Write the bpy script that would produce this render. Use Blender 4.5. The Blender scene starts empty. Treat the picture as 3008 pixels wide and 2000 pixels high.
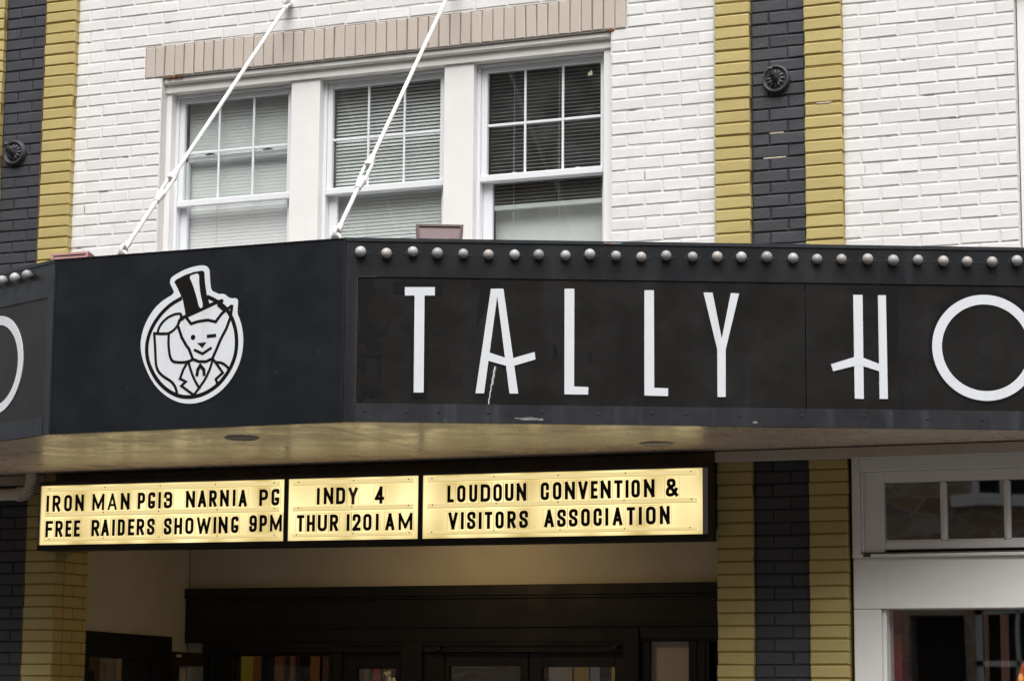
import bpy, math, random
from math import sin, cos, radians, pi
from mathutils import Vector, Matrix
random.seed(7)
S = bpy.context.scene
COL = S.collection

# ---------------------------------------------------------------- camera, sky, sun, exposure
cam_d = bpy.data.cameras.new('camera'); cam = bpy.data.objects.new('camera', cam_d); COL.objects.link(cam)
cam_d.sensor_width = 36.0; cam_d.lens = 83.80; cam_d.clip_start = 0.1; cam_d.clip_end = 500
R3 = [[0.923954, -0.379135, 0.05066], [0.38242, 0.912831, -0.143158], [0.008032, 0.151645, 0.988402]]
M = Matrix(((R3[0][0], R3[0][2], -R3[0][1]), (R3[1][0], R3[1][2], -R3[1][1]), (R3[2][0], R3[2][2], -R3[2][1]))).to_4x4()
M.translation = Vector([4.0, -12.1071, 1.5659])
cam.matrix_world = M
S.camera = cam

world = bpy.data.worlds.new('World'); S.world = world; world.use_nodes = True
wn = world.node_tree.nodes; wl = world.node_tree.links
bg = wn['Background']; bg.inputs['Strength'].default_value = 0.085
sky = wn.new('ShaderNodeTexSky'); sky.sky_type = 'NISHITA'; sky.sun_disc = False
sky.sun_elevation = radians(60); sky.sun_rotation = radians(165); sky.air_density = 1.0; sky.dust_density = 6.0; sky.ozone_density = 1.0
hs = wn.new('ShaderNodeHueSaturation'); hs.inputs['Saturation'].default_value = 0.22
wl.new(sky.outputs[0], hs.inputs['Color']); wl.new(hs.outputs[0], bg.inputs['Color'])

sun_d = bpy.data.lights.new('sun', 'SUN'); sun = bpy.data.objects.new('sun', sun_d); COL.objects.link(sun)
sun_d.energy = 1.5; sun_d.angle = radians(50); sun_d.color = (1.0, 0.985, 0.965)
el, az = radians(60), radians(165)          # azimuth measured from +Y towards +X
sdir = Vector((sin(az)*cos(el), cos(az)*cos(el), sin(el)))
sun.rotation_euler = sdir.to_track_quat('Z', 'Y').to_euler()
S.view_settings.view_transform = 'Standard'; S.view_settings.look = 'None'
S.view_settings.exposure = 0.98; S.view_settings.gamma = 1.0
S.view_settings.use_curve_mapping = False

# ---------------------------------------------------------------- helpers
def tag(o, label=None, cat=None, group=None, kind=None):
    if label: o['label'] = label
    if cat: o['category'] = cat
    if group: o['group'] = group
    if kind: o['kind'] = kind
    return o
def empty(name, loc=(0, 0, 0), label=None, cat=None, group=None, kind=None, parent=None):
    o = bpy.data.objects.new(name, None); COL.objects.link(o); o.location = loc; o.empty_display_size = .1
    if parent: o.parent = parent
    return tag(o, label, cat, group, kind)

class MB:
    """collects polygons; build() links them as one mesh object"""
    def __init__(s): s.v = []; s.f = []; s.m = []
    def face(s, pts, mi=0):
        i = len(s.v); s.v += [tuple(p) for p in pts]; s.f.append(list(range(i, i+len(pts)))); s.m.append(mi)
    def box(s, x0, x1, y0, y1, z0, z1, bev=0.0, mi=0):
        if x0 > x1: x0, x1 = x1, x0
        if y0 > y1: y0, y1 = y1, y0
        if z0 > z1: z0, z1 = z1, z0
        if bev <= 0:
            i = len(s.v)
            s.v += [(x, y, z) for z in (z0, z1) for y in (y0, y1) for x in (x0, x1)]
            for q in ((0, 2, 3, 1), (4, 5, 7, 6), (0, 1, 5, 4), (2, 6, 7, 3), (0, 4, 6, 2), (1, 3, 7, 5)):
                s.f.append([i+k for k in q]); s.m.append(mi)
            return
        b = min(bev, (x1-x0)*.4, (y1-y0)*.4, (z1-z0)*.4); i = len(s.v)
        c = []
        for sz in (0, 1):
            for sy in (0, 1):
                for sx in (0, 1):
                    X = (x0, x1)[sx]; Y = (y0, y1)[sy]; Z = (z0, z1)[sz]
                    dx = b if sx == 0 else -b; dy = b if sy == 0 else -b; dz = b if sz == 0 else -b
                    c += [(X, Y+dy, Z+dz), (X+dx, Y, Z+dz), (X+dx, Y+dy, Z)]
        s.v += c
        V = lambda sx, sy, sz, a: i + (sz*4+sy*2+sx)*3 + a
        fs = []
        for sx in (0, 1): q = [V(sx, 0, 0, 0), V(sx, 1, 0, 0), V(sx, 1, 1, 0), V(sx, 0, 1, 0)]; fs.append(q if sx else q[::-1])
        for sy in (0, 1): q = [V(0, sy, 0, 1), V(1, sy, 0, 1), V(1, sy, 1, 1), V(0, sy, 1, 1)]; fs.append(q[::-1] if sy else q)
        for sz in (0, 1): q = [V(0, 0, sz, 2), V(1, 0, sz, 2), V(1, 1, sz, 2), V(0, 1, sz, 2)]; fs.append(q if sz else q[::-1])
        for a, bb in ((0, 1), (0, 2), (1, 2)):
            o_ = 3-a-bb
            for u in (0, 1):
                for w in (0, 1):
                    def crn(t):
                        r = [0, 0, 0]; r[a] = u; r[bb] = w; r[o_] = t; return r
                    k0, k1 = crn(0), crn(1)
                    q = [V(*k0, a), V(*k1, a), V(*k1, bb), V(*k0, bb)]
                    fs.append(q)
        for sx in (0, 1):
            for sy in (0, 1):
                for sz in (0, 1): fs.append([V(sx, sy, sz, 0), V(sx, sy, sz, 1), V(sx, sy, sz, 2)])
        cx, cy, cz = (x0+x1)/2, (y0+y1)/2, (z0+z1)/2
        for q in fs:
            P = [Vector(s.v[k]) for k in q]; n = (P[1]-P[0]).cross(P[2]-P[0])
            if n.dot((P[0]+P[1]+P[2])/3-Vector((cx, cy, cz))) < 0: q = q[::-1]
            s.f.append(q); s.m.append(mi)
    def prism(s, pts, h0, h1, fr, mi=0):
        """polygon pts (a,b) extruded between heights h0,h1 along the frame normal"""
        o, u, v, n = fr
        P0 = [o+u*a+v*b+n*h0 for a, b in pts]; P1 = [o+u*a+v*b+n*h1 for a, b in pts]
        i = len(s.v); k = len(pts); s.v += [tuple(p) for p in P0+P1]
        ar = sum(pts[j][0]*pts[(j+1) % k][1]-pts[(j+1) % k][0]*pts[j][1] for j in range(k))
        top = [i+k+j for j in range(k)]; bot = [i+j for j in range(k)][::-1]
        sides = [[i+j, i+(j+1) % k, i+k+(j+1) % k, i+k+j] for j in range(k)]
        fs = [top, bot]+sides
        hand = u.cross(v).dot(n)*ar*(h1-h0)
        if hand < 0: fs = [q[::-1] for q in fs]
        s.f += fs; s.m += [mi]*len(fs)
    def tube(s, p, q, r, n=12, r2=None, mi=0, caps=True):
        p = Vector(p); q = Vector(q); d = (q-p).normalized(); r2 = r if r2 is None else r2
        a = d.orthogonal().normalized(); b = d.cross(a); i = len(s.v)
        for c, rr in ((p, r), (q, r2)):
            for k in range(n): t = 2*pi*k/n; s.v.append(tuple(c+a*cos(t)*rr+b*sin(t)*rr))
        for k in range(n): s.f.append([i+k, i+(k+1) % n, i+n+(k+1) % n, i+n+k]); s.m.append(mi)
        if caps: s.f.append([i+k for k in range(n)][::-1]); s.m.append(mi); s.f.append([i+n+k for k in range(n)]); s.m.append(mi)
    def lathe(s, prof, o, ax, n=16, mi=0):
        """prof: list of (radius, height) along axis ax from o"""
        o = Vector(o); ax = Vector(ax).normalized(); a = ax.orthogonal().normalized(); b = ax.cross(a); i = len(s.v); m = len(prof)
        for r, h in prof:
            for k in range(n): t = 2*pi*k/n; s.v.append(tuple(o+ax*h+a*cos(t)*r+b*sin(t)*r))
        for j in range(m-1):
            for k in range(n): s.f.append([i+j*n+k, i+j*n+(k+1) % n, i+(j+1)*n+(k+1) % n, i+(j+1)*n+k]); s.m.append(mi)
        s.f.append([i+k for k in range(n)][::-1]); s.m.append(mi); s.f.append([i+(m-1)*n+k for k in range(n)]); s.m.append(mi)
    def torus(s, c, ax, R, r, n=24, m=8, mi=0):
        c = Vector(c); ax = Vector(ax).normalized(); a = ax.orthogonal().normalized(); b = ax.cross(a); i = len(s.v)
        for k in range(n):
            t = 2*pi*k/n; e = a*cos(t)+b*sin(t)
            for j in range(m): w = 2*pi*j/m; s.v.append(tuple(c+e*(R+r*cos(w))+ax*r*sin(w)))
        for k in range(n):
            for j in range(m): s.f.append([i+k*m+j, i+((k+1) % n)*m+j, i+((k+1) % n)*m+(j+1) % m, i+k*m+(j+1) % m]); s.m.append(mi)
    def mesh(s, name, mats, smooth=False):
        me = bpy.data.meshes.new(name); me.from_pydata(s.v, [], s.f)
        for m in (mats if isinstance(mats, (list, tuple)) else [mats]): me.materials.append(m)
        me.polygons.foreach_set('material_index', s.m)
        if smooth: me.polygons.foreach_set('use_smooth', [True]*len(s.f))
        me.update(); return me
    def build(s, name, mats, parent=None, smooth=False, **kw):
        o = bpy.data.objects.new(name, s.mesh(name, mats, smooth)); COL.objects.link(o)
        if smooth:
            o.data.set_sharp_from_angle(angle=radians(40))
        if parent:
            o.parent = parent; pl = Matrix.Translation(-parent.location) if parent.type == 'EMPTY' and parent.parent is None else Matrix.Identity(4)
            o.matrix_parent_inverse = Matrix.Identity(4)
            if parent.location.length > 0 and parent.parent is None: o.location = -parent.location
        return tag(o, **kw)

def bx(name, mats, parent, x0, x1, y0, y1, z0, z1, bev=0.0, **kw):
    m = MB(); m.box(x0, x1, y0, y1, z0, z1, bev); return m.build(name, mats, parent, **kw)

# ---------------------------------------------------------------- materials
def mat(name, col, rough=.55, spec=.5, grain=0.0, gscale=60, bump=0.0, bscale=90, blot=0.0, blscale=2.5, blcol=None, metal=0.0,
        streak=0.0, sscale=6.0, stcol=(.1, .08, .06), objvar=0.0, speck=0.0, spcol=(.1, .1, .1), rvar=0.0, coat=0.0, blthr=.5):
    m = bpy.data.materials.new(name); m.use_nodes = True; nt = m.node_tree; N = nt.nodes; L = nt.links
    b = N['Principled BSDF']; b.inputs['Roughness'].default_value = rough; b.inputs['Metallic'].default_value = metal
    b.inputs['Specular IOR Level'].default_value = spec; b.inputs['Base Color'].default_value = (*col, 1)
    if coat: b.inputs['Coat Weight'].default_value = coat; b.inputs['Coat Roughness'].default_value = .15
    geo = N.new('ShaderNodeNewGeometry'); pos = geo.outputs['Position']
    cur = None
    def rgb(c): r = N.new('ShaderNodeRGB'); r.outputs[0].default_value = (*c, 1); return r.outputs[0]
    def noise(scale, detail=4, vec=pos, rough_=.55):
        n = N.new('ShaderNodeTexNoise'); n.inputs['Scale'].default_value = scale; n.inputs['Detail'].default_value = detail; n.inputs['Roughness'].default_value = rough_
        L.new(vec, n.inputs['Vector']); return n.outputs['Fac']
    def ramp(f, a, bb, va=0.0, vb=1.0):
        r = N.new('ShaderNodeMapRange'); r.inputs['From Min'].default_value = a; r.inputs['From Max'].default_value = bb
        r.inputs['To Min'].default_value = va; r.inputs['To Max'].default_value = vb; L.new(f, r.inputs['Value']); return r.outputs[0]
    def mix(f, a, c2, mode='MIX'):
        x = N.new('ShaderNodeMix'); x.data_type = 'RGBA'; x.blend_type = mode
        if isinstance(f, float): x.inputs[0].default_value = f
        else: L.new(f, x.inputs[0])
        L.new(a, x.inputs[6]); L.new(c2, x.inputs[7]); return x.outputs[2]
    cur = rgb(col)
    if grain: cur = mix(ramp(noise(gscale, 6), .35, .7, 0.0, 1.0), cur, rgb(tuple(c*(1-grain) for c in col)))
    if objvar:
        oi = N.new('ShaderNodeObjectInfo'); cur = mix(ramp(oi.outputs['Random'], 0, 1, 0, 1), cur, rgb(tuple(c*(1-objvar) for c in col)))
    if blot: cur = mix(ramp(noise(blscale, 5), blthr-.05, blthr+.14, 0.0, blot), cur, rgb(blcol or tuple(c*.6 for c in col)))
    if streak:
        mp = N.new('ShaderNodeMapping'); mp.inputs['Scale'].default_value = (sscale*6, sscale*6, sscale*.35); L.new(pos, mp.inputs['Vector'])
        cur = mix(ramp(noise(1.0, 4, mp.outputs[0]), .55, .8, 0.0, streak), cur, rgb(stcol))
    if speck: cur = mix(ramp(noise(38, 3), .70, .74, 0.0, speck), cur, rgb(spcol))
    L.new(cur, b.inputs['Base Color'])
    if rvar: L.new(ramp(noise(5, 4), .3, .7, rough-rvar, rough+rvar), b.inputs['Roughness'])
    if bump:
        bp = N.new('ShaderNodeBump'); bp.inputs['Strength'].default_value = bump; bp.inputs['Distance'].default_value = .004
        L.new(noise(bscale, 6), bp.inputs['Height']); L.new(bp.outputs[0], b.inputs['Normal'])
    return m

WB = mat('white_brick_paint', (.81, .805, .795), .55, .35, grain=.06, gscale=45, bump=.45, bscale=120, blot=.35, blscale=2.2, blcol=(.70, .68, .655), objvar=.09, speck=.45, spcol=(.5, .45, .4), streak=.16, sscale=1.6, stcol=(.55, .52, .48))
WM = mat('white_mortar_paint', (.76, .745, .725), .7, .2, grain=.1, bump=.4, bscale=150)
LB = mat('beige_lintel_paint', (.56, .495, .43), .6, .3, grain=.06, bump=.5, bscale=120, objvar=.08, speck=.3, spcol=(.4, .32, .25))
LM = mat('beige_mortar_paint', (.24, .18, .135), .8, .2, grain=.2)
YB = mat('ochre_brick_paint', (.53, .43, .172), .5, .4, grain=.07, gscale=35, bump=.6, bscale=110, blot=.4, blscale=4, blcol=(.47, .365, .135), objvar=.14, streak=.2, sscale=1.5, stcol=(.3, .22, .08), speck=.3, spcol=(.3, .22, .08))
YM = mat('ochre_mortar_paint', (.30, .205, .055), .7, .2, grain=.2, bump=.5)  # older ochre paint, darkened further for the shade in the joints
DB = mat('charcoal_brick_paint', (.060, .062, .071), .45, .45, grain=.12, gscale=40, bump=.7, bscale=110, blot=.4, blscale=4, blcol=(.045, .048, .056), objvar=.2, speck=.25, spcol=(.12, .12, .12))
DM = mat('charcoal_mortar_paint', (.03, .03, .035), .7, .3, grain=.2, bump=.5)
RED = mat('old_red_paint_edge', (.20, .11, .07), .7, .2, grain=.3)
WW = mat('white_wood_paint', (.86, .85, .83), .45, .4, grain=.04, gscale=8, blot=.25, blscale=3, blcol=(.78, .755, .72), bump=.15, bscale=30, streak=.12, stcol=(.5, .44, .38))
CW = mat('cream_head_paint', (.85, .825, .785), .5, .35, grain=.05, blot=.3, blscale=4, blcol=(.72, .67, .60), bump=.2, bscale=40)
VN = mat('white_vinyl', (.80, .82, .85), .35, .5, grain=.02)
SLAT = mat('blind_slat', (.70, .715, .71), .5, .3, grain=.03)
CORD = mat('blind_cord', (.6, .6, .58), .8, .2)
RUST = mat('rust', (.34, .14, .05), .9, .1, grain=.5)
EXPO = mat('bare_brick', (.60, .50, .42), .9, .1, grain=.3)
BLK = mat('marquee_black_paint', (.016, .018, .021), .29, .6, grain=.25, gscale=10, streak=.35, sscale=3, stcol=(.05, .052, .058), rvar=.08, bump=.08, bscale=14, speck=.12, spcol=(.2, .2, .2))
NOSE = mat('marquee_panel_paint', (.0085, .0115, .015), .34, .45, grain=.15, gscale=3, rvar=.07, bump=.25, bscale=2.2, speck=.25, spcol=(.12, .12, .12), streak=.35, sscale=1.2, stcol=(.02, .023, .027), blot=.4, blscale=1.3, blcol=(.012, .0145, .018))
PNL = mat('letter_panel_black', (.0135, .0131, .0128), .27, .5, grain=.15, gscale=4, streak=.3, sscale=2.5, stcol=(.02, .021, .024), rvar=.08)
BLOT = mat('letter_panel_patched_black', (.022, .021, .021), .4, .4, grain=.1, blot=1.0, blscale=5.5, blcol=(.007, .007, .008), blthr=.46, rvar=.12)
STAIN = mat('fresh_black_patch', (.006, .006, .007), .30, .5, grain=.2)
BLU = mat('faded_blue_black_strip', (.024, .026, .031), .36, .5, grain=.2, gscale=14, streak=.9, sscale=2.0, stcol=(.052, .057, .068), rvar=.1, speck=.2, spcol=(.3, .3, .3))
PEEL = mat('bare_metal_patch', (.30, .29, .28), .6, .4, grain=.4, gscale=60, metal=.3)
LETW = mat('white_letter_paint', (.70, .73, .765), .4, .4, grain=.03, gscale=20, streak=.30, sscale=3, stcol=(.50, .46, .44))
BULB = mat('frosted_bulb_glass', (.47, .475, .49), .35, .5, grain=.1, gscale=50, objvar=.45)
BULB2 = mat('dirty_bulb_glass', (.47, .435, .405), .45, .5, grain=.2, gscale=50, objvar=.3)
SOCK = mat('bulb_socket', (.015, .013, .012), .6)
SOF = mat('soffit_paint', (.78, .63, .52), .30, .5, grain=.06, gscale=5, blot=.5, blscale=1.9, blcol=(.60, .50, .44), streak=.0, speck=.5, spcol=(.2, .15, .1), rvar=.1, bump=.2, bscale=5)
SOFG = mat('grey_fixture_trim', (.36, .34, .34), .5, .4)
TRIM = mat('dusty_trim_paint', (.60, .54, .48), .5, .4, grain=.1, blot=.4, blscale=5, blcol=(.45, .39, .33), speck=.2, spcol=(.2, .14, .1))
BRN = mat('brown_board', (.13, .10, .075), .7, .3, grain=.3, blot=.5, blscale=8, blcol=(.05, .04, .03))
BOX = mat('black_cabinet_paint', (.012, .0115, .012), .4, .5, grain=.2)
ALU = mat('aluminium_edge', (.42, .42, .46), .35, .5, metal=.6, grain=.1)
GLY = mat('black_letter_ink', (.006, .005, .004), .35, .4)
GLYF = mat('faded_letter_ink', (.13, .105, .07), .5, .3, grain=.5, gscale=120)
SCR = mat('rusty_screw', (.05, .03, .01), .7)
PLAS = mat('vestibule_plaster', (.52, .48, .42), .6, .3, grain=.05, gscale=4, blot=.2, blscale=2)
DOORB = mat('black_door_paint', (.0125, .0115, .013), .38, .5, grain=.2, gscale=12, rvar=.1, bump=.1, bscale=20, speck=.12, spcol=(.06, .03, .015))
IRON = mat('black_iron', (.060, .061, .067), .5, .45, grain=.2, gscale=30, bump=.4, bscale=60)
RODM = mat('white_rod_enamel', (.80, .79, .77), .4, .4, grain=.05, streak=.15)
PVC = mat('cream_pipe', (.58, .53, .48), .4, .4, grain=.08)
FLB = mat('brown_lamp_housing', (.07, .035, .033), .5, .4, grain=.2)
FLG = mat('pink_lens', (.15, .085, .09), .5, .6, grain=.1, blot=.5, blscale=14, blcol=(.13, .08, .08))
FLG2 = mat('salmon_lamp_housing', (.38, .20, .19), .5, .4, grain=.1, blot=.4, blscale=12, blcol=(.48, .30, .28))
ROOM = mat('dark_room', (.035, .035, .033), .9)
ROOF = mat('marquee_roof_tar', (.06, .06, .06), .9, grain=.3)
ASPH = mat('asphalt', (.045, .044, .043), .9, .2, grain=.4, gscale=80, bump=.5, bscale=150)
PAVE = mat('pavement', (.095, .09, .083), .8, .2, grain=.2, gscale=30, blot=.3, blscale=2)

def stone_mat():
    m = bpy.data.materials.new('fieldstone'); m.use_nodes = True; nt = m.node_tree; N = nt.nodes; L = nt.links; b = N['Principled BSDF']
    b.inputs['Roughness'].default_value = .85
    geo = N.new('ShaderNodeNewGeometry'); nz = N.new('ShaderNodeTexNoise'); nz.inputs['Scale'].default_value = 1.6; L.new(geo.outputs['Position'], nz.inputs['Vector'])
    mv = N.new('ShaderNodeMix'); mv.data_type = 'RGBA'; mv.inputs[0].default_value = .22; L.new(geo.outputs['Position'], mv.inputs[6]); L.new(nz.outputs['Color'], mv.inputs[7])
    mp = N.new('ShaderNodeMapping'); mp.inputs['Scale'].default_value = (2.6, 2.6, 6.2); L.new(mv.outputs[2], mp.inputs['Vector'])
    v = N.new('ShaderNodeTexVoronoi'); v.feature = 'F1'; v.inputs['Scale'].default_value = 1; L.new(mp.outputs[0], v.inputs['Vector'])
    e = N.new('ShaderNodeTexVoronoi'); e.feature = 'DISTANCE_TO_EDGE'; e.inputs['Scale'].default_value = 1; L.new(mp.outputs[0], e.inputs['Vector'])
    cr = N.new('ShaderNodeValToRGB'); sp = N.new('ShaderNodeSeparateColor'); L.new(v.outputs['Color'], sp.inputs[0]); L.new(sp.outputs[0], cr.inputs[0])
    c = cr.color_ramp; c.elements[0].color = (.30, .17, .11, 1); c.elements[1].color = (.16, .15, .14, 1)
    for p_, q in ((.25, (.36, .25, .15, 1)), (.5, (.24, .20, .16, 1)), (.75, (.40, .30, .19, 1))): x = c.elements.new(p_); x.color = q
    lt = N.new('ShaderNodeMath'); lt.operation = 'LESS_THAN'; lt.inputs[1].default_value = .045; L.new(e.outputs['Distance'], lt.inputs[0])
    mx = N.new('ShaderNodeMix'); mx.data_type = 'RGBA'; L.new(lt.outputs[0], mx.inputs[0]); L.new(cr.outputs[0], mx.inputs[6]); mx.inputs[7].default_value = (.44, .39, .32, 1)
    L.new(mx.outputs[2], b.inputs['Base Color']); return m
STONE = stone_mat()
REDB = mat('red_brick_face', (.28, .10, .07), .8, .2, grain=.3, gscale=12)

def glass_mat(name, k, tint=(1, 1, 1), dirt=0.0):
    m = bpy.data.materials.new(name); m.use_nodes = True; nt = m.node_tree; N = nt.nodes; L = nt.links
    for n in list(N): N.remove(n)
    o = N.new('ShaderNodeOutputMaterial'); t = N.new('ShaderNodeBsdfTransparent'); t.inputs[0].default_value = (*tint, 1)
    g = N.new('ShaderNodeBsdfGlossy'); g.inputs['Roughness'].default_value = .015
    geo = N.new('ShaderNodeNewGeometry')
    nz = N.new('ShaderNodeTexNoise'); nz.inputs['Scale'].default_value = 2.2; nz.inputs['Detail'].default_value = 1; L.new(geo.outputs['Position'], nz.inputs['Vector'])
    bp = N.new('ShaderNodeBump'); bp.inputs['Strength'].default_value = .05; bp.inputs['Distance'].default_value = .01; L.new(nz.outputs['Fac'], bp.inputs['Height']); L.new(bp.outputs[0], g.inputs['Normal'])
    dt = N.new('ShaderNodeVectorMath'); dt.operation = 'DOT_PRODUCT'; L.new(geo.outputs['Incoming'], dt.inputs[0]); L.new(geo.outputs['Normal'], dt.inputs[1])
    def mth(op, a, b_=None):
        x = N.new('ShaderNodeMath'); x.operation = op
        for i_, w_ in enumerate((a, b_)):
            if w_ is None: continue
            if isinstance(w_, (int, float)): x.inputs[i_].default_value = w_
            else: L.new(w_, x.inputs[i_])
        return x.outputs[0]
    om = mth('SUBTRACT', 1.0, mth('ABSOLUTE', dt.outputs['Value'])); fr5 = mth('ADD', mth('MULTIPLY', mth('POWER', om, 5.0), .9), .04)
    mu = N.new('ShaderNodeMath'); mu.operation = 'MULTIPLY'; mu.inputs[1].default_value = k; mu.use_clamp = True; L.new(fr5, mu.inputs[0])
    mx = N.new('ShaderNodeMixShader'); L.new(mu.outputs[0], mx.inputs[0]); L.new(t.outputs[0], mx.inputs[1]); L.new(g.outputs[0], mx.inputs[2])
    out = mx.outputs[0]
    if dirt:
        d = N.new('ShaderNodeBsdfDiffuse'); d.inputs[0].default_value = (.6, .62, .6, 1)
        n2 = N.new('ShaderNodeTexNoise'); n2.inputs['Scale'].default_value = 7; n2.inputs['Detail'].default_value = 6; L.new(geo.outputs['Position'], n2.inputs['Vector'])
        r = N.new('ShaderNodeMapRange'); r.inputs['From Min'].default_value = .4; r.inputs['From Max'].default_value = .8; r.inputs['To Max'].default_value = dirt; r.inputs['To Min'].default_value = dirt*.25; L.new(n2.outputs['Fac'], r.inputs[0])
        m2 = N.new('ShaderNodeMixShader'); L.new(r.outputs[0], m2.inputs[0]); L.new(out, m2.inputs[1]); L.new(d.outputs[0], m2.inputs[2]); out = m2.outputs[0]
    L.new(out, o.inputs[0]); return m
GLW = glass_mat('window_glass', 2.4, (.95, .98, .965), .08)
GLD = glass_mat('shop_glass', 6.5, (.9, .9, .9))

def emit_mat(name, col, strength, tubes=False):
    m = bpy.data.materials.new(name); m.use_nodes = True; nt = m.node_tree; N = nt.nodes; L = nt.links; b = N['Principled BSDF']
    b.inputs['Base Color'].default_value = (.55, .5, .38, 1); b.inputs['Roughness'].default_value = .3
    b.inputs['Emission Color'].default_value = (*col, 1); b.inputs['Emission Strength'].default_value = strength
    if tubes:                      # fluorescent tubes behind the acrylic: uneven output along x, weaker towards top and bottom
        geo = N.new('ShaderNodeNewGeometry'); mp = N.new('ShaderNodeMapping'); mp.inputs['Scale'].default_value = (4.2, .01, 1.5); L.new(geo.outputs['Position'], mp.inputs['Vector'])
        nz = N.new('ShaderNodeTexNoise'); nz.inputs['Scale'].default_value = 1.0; nz.inputs['Detail'].default_value = 1; L.new(mp.outputs[0], nz.inputs['Vector'])
        sp = N.new('ShaderNodeSeparateXYZ'); L.new(geo.outputs['Position'], sp.inputs[0])
        def mth(op, a, c):
            x = N.new('ShaderNodeMath'); x.operation = op
            for i_, w_ in enumerate((a, c)):
                if isinstance(w_, (int, float)): x.inputs[i_].default_value = w_
                else: L.new(w_, x.inputs[i_])
            return x.outputs[0]
        dz = mth('MULTIPLY', mth('SUBTRACT', sp.outputs[2], 2.655), 5.6); v = mth('SUBTRACT', nz.outputs['Fac'], mth('MULTIPLY', mth('MULTIPLY', dz, dz), .16))
        cr = N.new('ShaderNodeValToRGB'); L.new(v, cr.inputs[0])
        e = cr.color_ramp.elements; e[0].position = .20; e[0].color = (col[0]*.52, col[1]*.50, col[2]*.42, 1); e[1].position = .62; e[1].color = (col[0]*1.12, col[1]*1.18, col[2]*1.45, 1)
        L.new(cr.outputs[0], b.inputs['Emission Color'])
    return m
EMB = emit_mat('lit_sign_acrylic', (.93, .73, .30), .60, True)
EMR = emit_mat('sign_track_rail', (.80, .65, .30), .50)
EMT = emit_mat('letter_tile_edge', (.50, .38, .13), .28)

# ---------------------------------------------------------------- bricks
BC = {}
def brick_mesh(w, h, m, nv=6, dep=.05, bev=.0045):
    key = (round(w, 3), round(h, 3), m.name)
    if key not in BC:
        L_ = []
        for v in range(nv):
            j = lambda a=.0018: random.uniform(-a, a)
            verts = []
            for (dx, dz, y) in ((0, 0, dep), (0, 0, bev), (bev*1.25, bev, 0)):
                for sx, sz in ((-1, -1), (1, -1), (1, 1), (-1, 1)):
                    verts.append((sx*(w/2-dx)+(j() if y < dep else 0), y+(j(.0009) if y < dep else 0), sz*(h/2-dz)+(j(.0014) if y < dep else 0)))
            # mid points on the front long edges make them uneven
            f = [(8, 9, 10, 11)]
            for a, b in ((0, 4), (4, 8)):
                for k in range(4): f.append((a+k, a+(k+1) % 4, b+(k+1) % 4, b+k))
            me = bpy.data.meshes.new('brick'); me.from_pydata(verts, [], f); me.materials.append(m); me.update()
            L_.append(me)
        BC[key] = L_
    return random.choice(BC[key])
CH = 0.0675; JT = .0085
def course_z(i): return 5.30-(i+.5)*CH         # course i lies between mortar lines i and i+1
class Bricks:
    """bricks that show become objects of their own; the rest go into one mesh"""
    def __init__(s, parent): s.p = parent; s.show = []; s.rest = []
    def add(s, x0, x1, z, y, m, h=None, gap=JT, rot=0):
        if x1-x0 < .03: return
        s.cur = (x0, x1, z, y, m, h or CH-JT, gap, rot)
        (s.show if s.visible(x0, x1, z, y) else s.rest).append(s.cur)
    def visible(s, x0, x1, z, y):
        top = 5.915-(x1+4.52)*.1084+.03; bot = 1.68
        if z > top or z < bot or x1 < -4.55 or x0 > 1.86: return False
        # behind the marquee body
        lo = 3.02 if False else None
        if 2.86 < z < 3.80: return False
        if 3.80 <= z < 3.90 and x0 > -.2: return False
        return True
    def done(s, limit=300):
        if len(s.show) > limit:
            cx, cz = -1.2, 4.5
            s.show.sort(key=lambda b: -b[0]); s.rest += s.show[limit:]; s.show = s.show[:limit]
        for (x0, x1, z, y, m, h, gap, rot) in s.show:
            w = x1-x0-gap
            o = bpy.data.objects.new('brick' if not rot else 'soldier_brick', brick_mesh(w, h, m)); COL.objects.link(o)
            o.location = ((x0+x1)/2+random.uniform(-.001, .001), y+random.uniform(-.0015, .0015), z+random.uniform(-.001, .001))
            o.rotation_euler = (random.uniform(-.01, .01), random.uniform(-.004, .004), random.uniform(-.006, .006))
            o.parent = s.p
        bym = {}
        for b in s.rest: bym.setdefault(b[4].name, []).append(b)
        if s.rest:
            mats = []; mb = MB()
            for b in s.rest:
                if b[4] not in mats: mats.append(b[4])
                x0, x1, z, y, m, h, gap, rot = b
                me = brick_mesh(x1-x0-gap, h, m); c = Vector(((x0+x1)/2, y, z)); i = len(mb.v)
                mb.v += [tuple(c+v.co) for v in me.vertices]
                for f in me.polygons: mb.f.append([i+k for k in f.vertices]); mb.m.append(mats.index(m))
            mb.build('brick', mats, s.p, kind='stuff')

PROUD = -.045; DARKY = -.015
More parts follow.
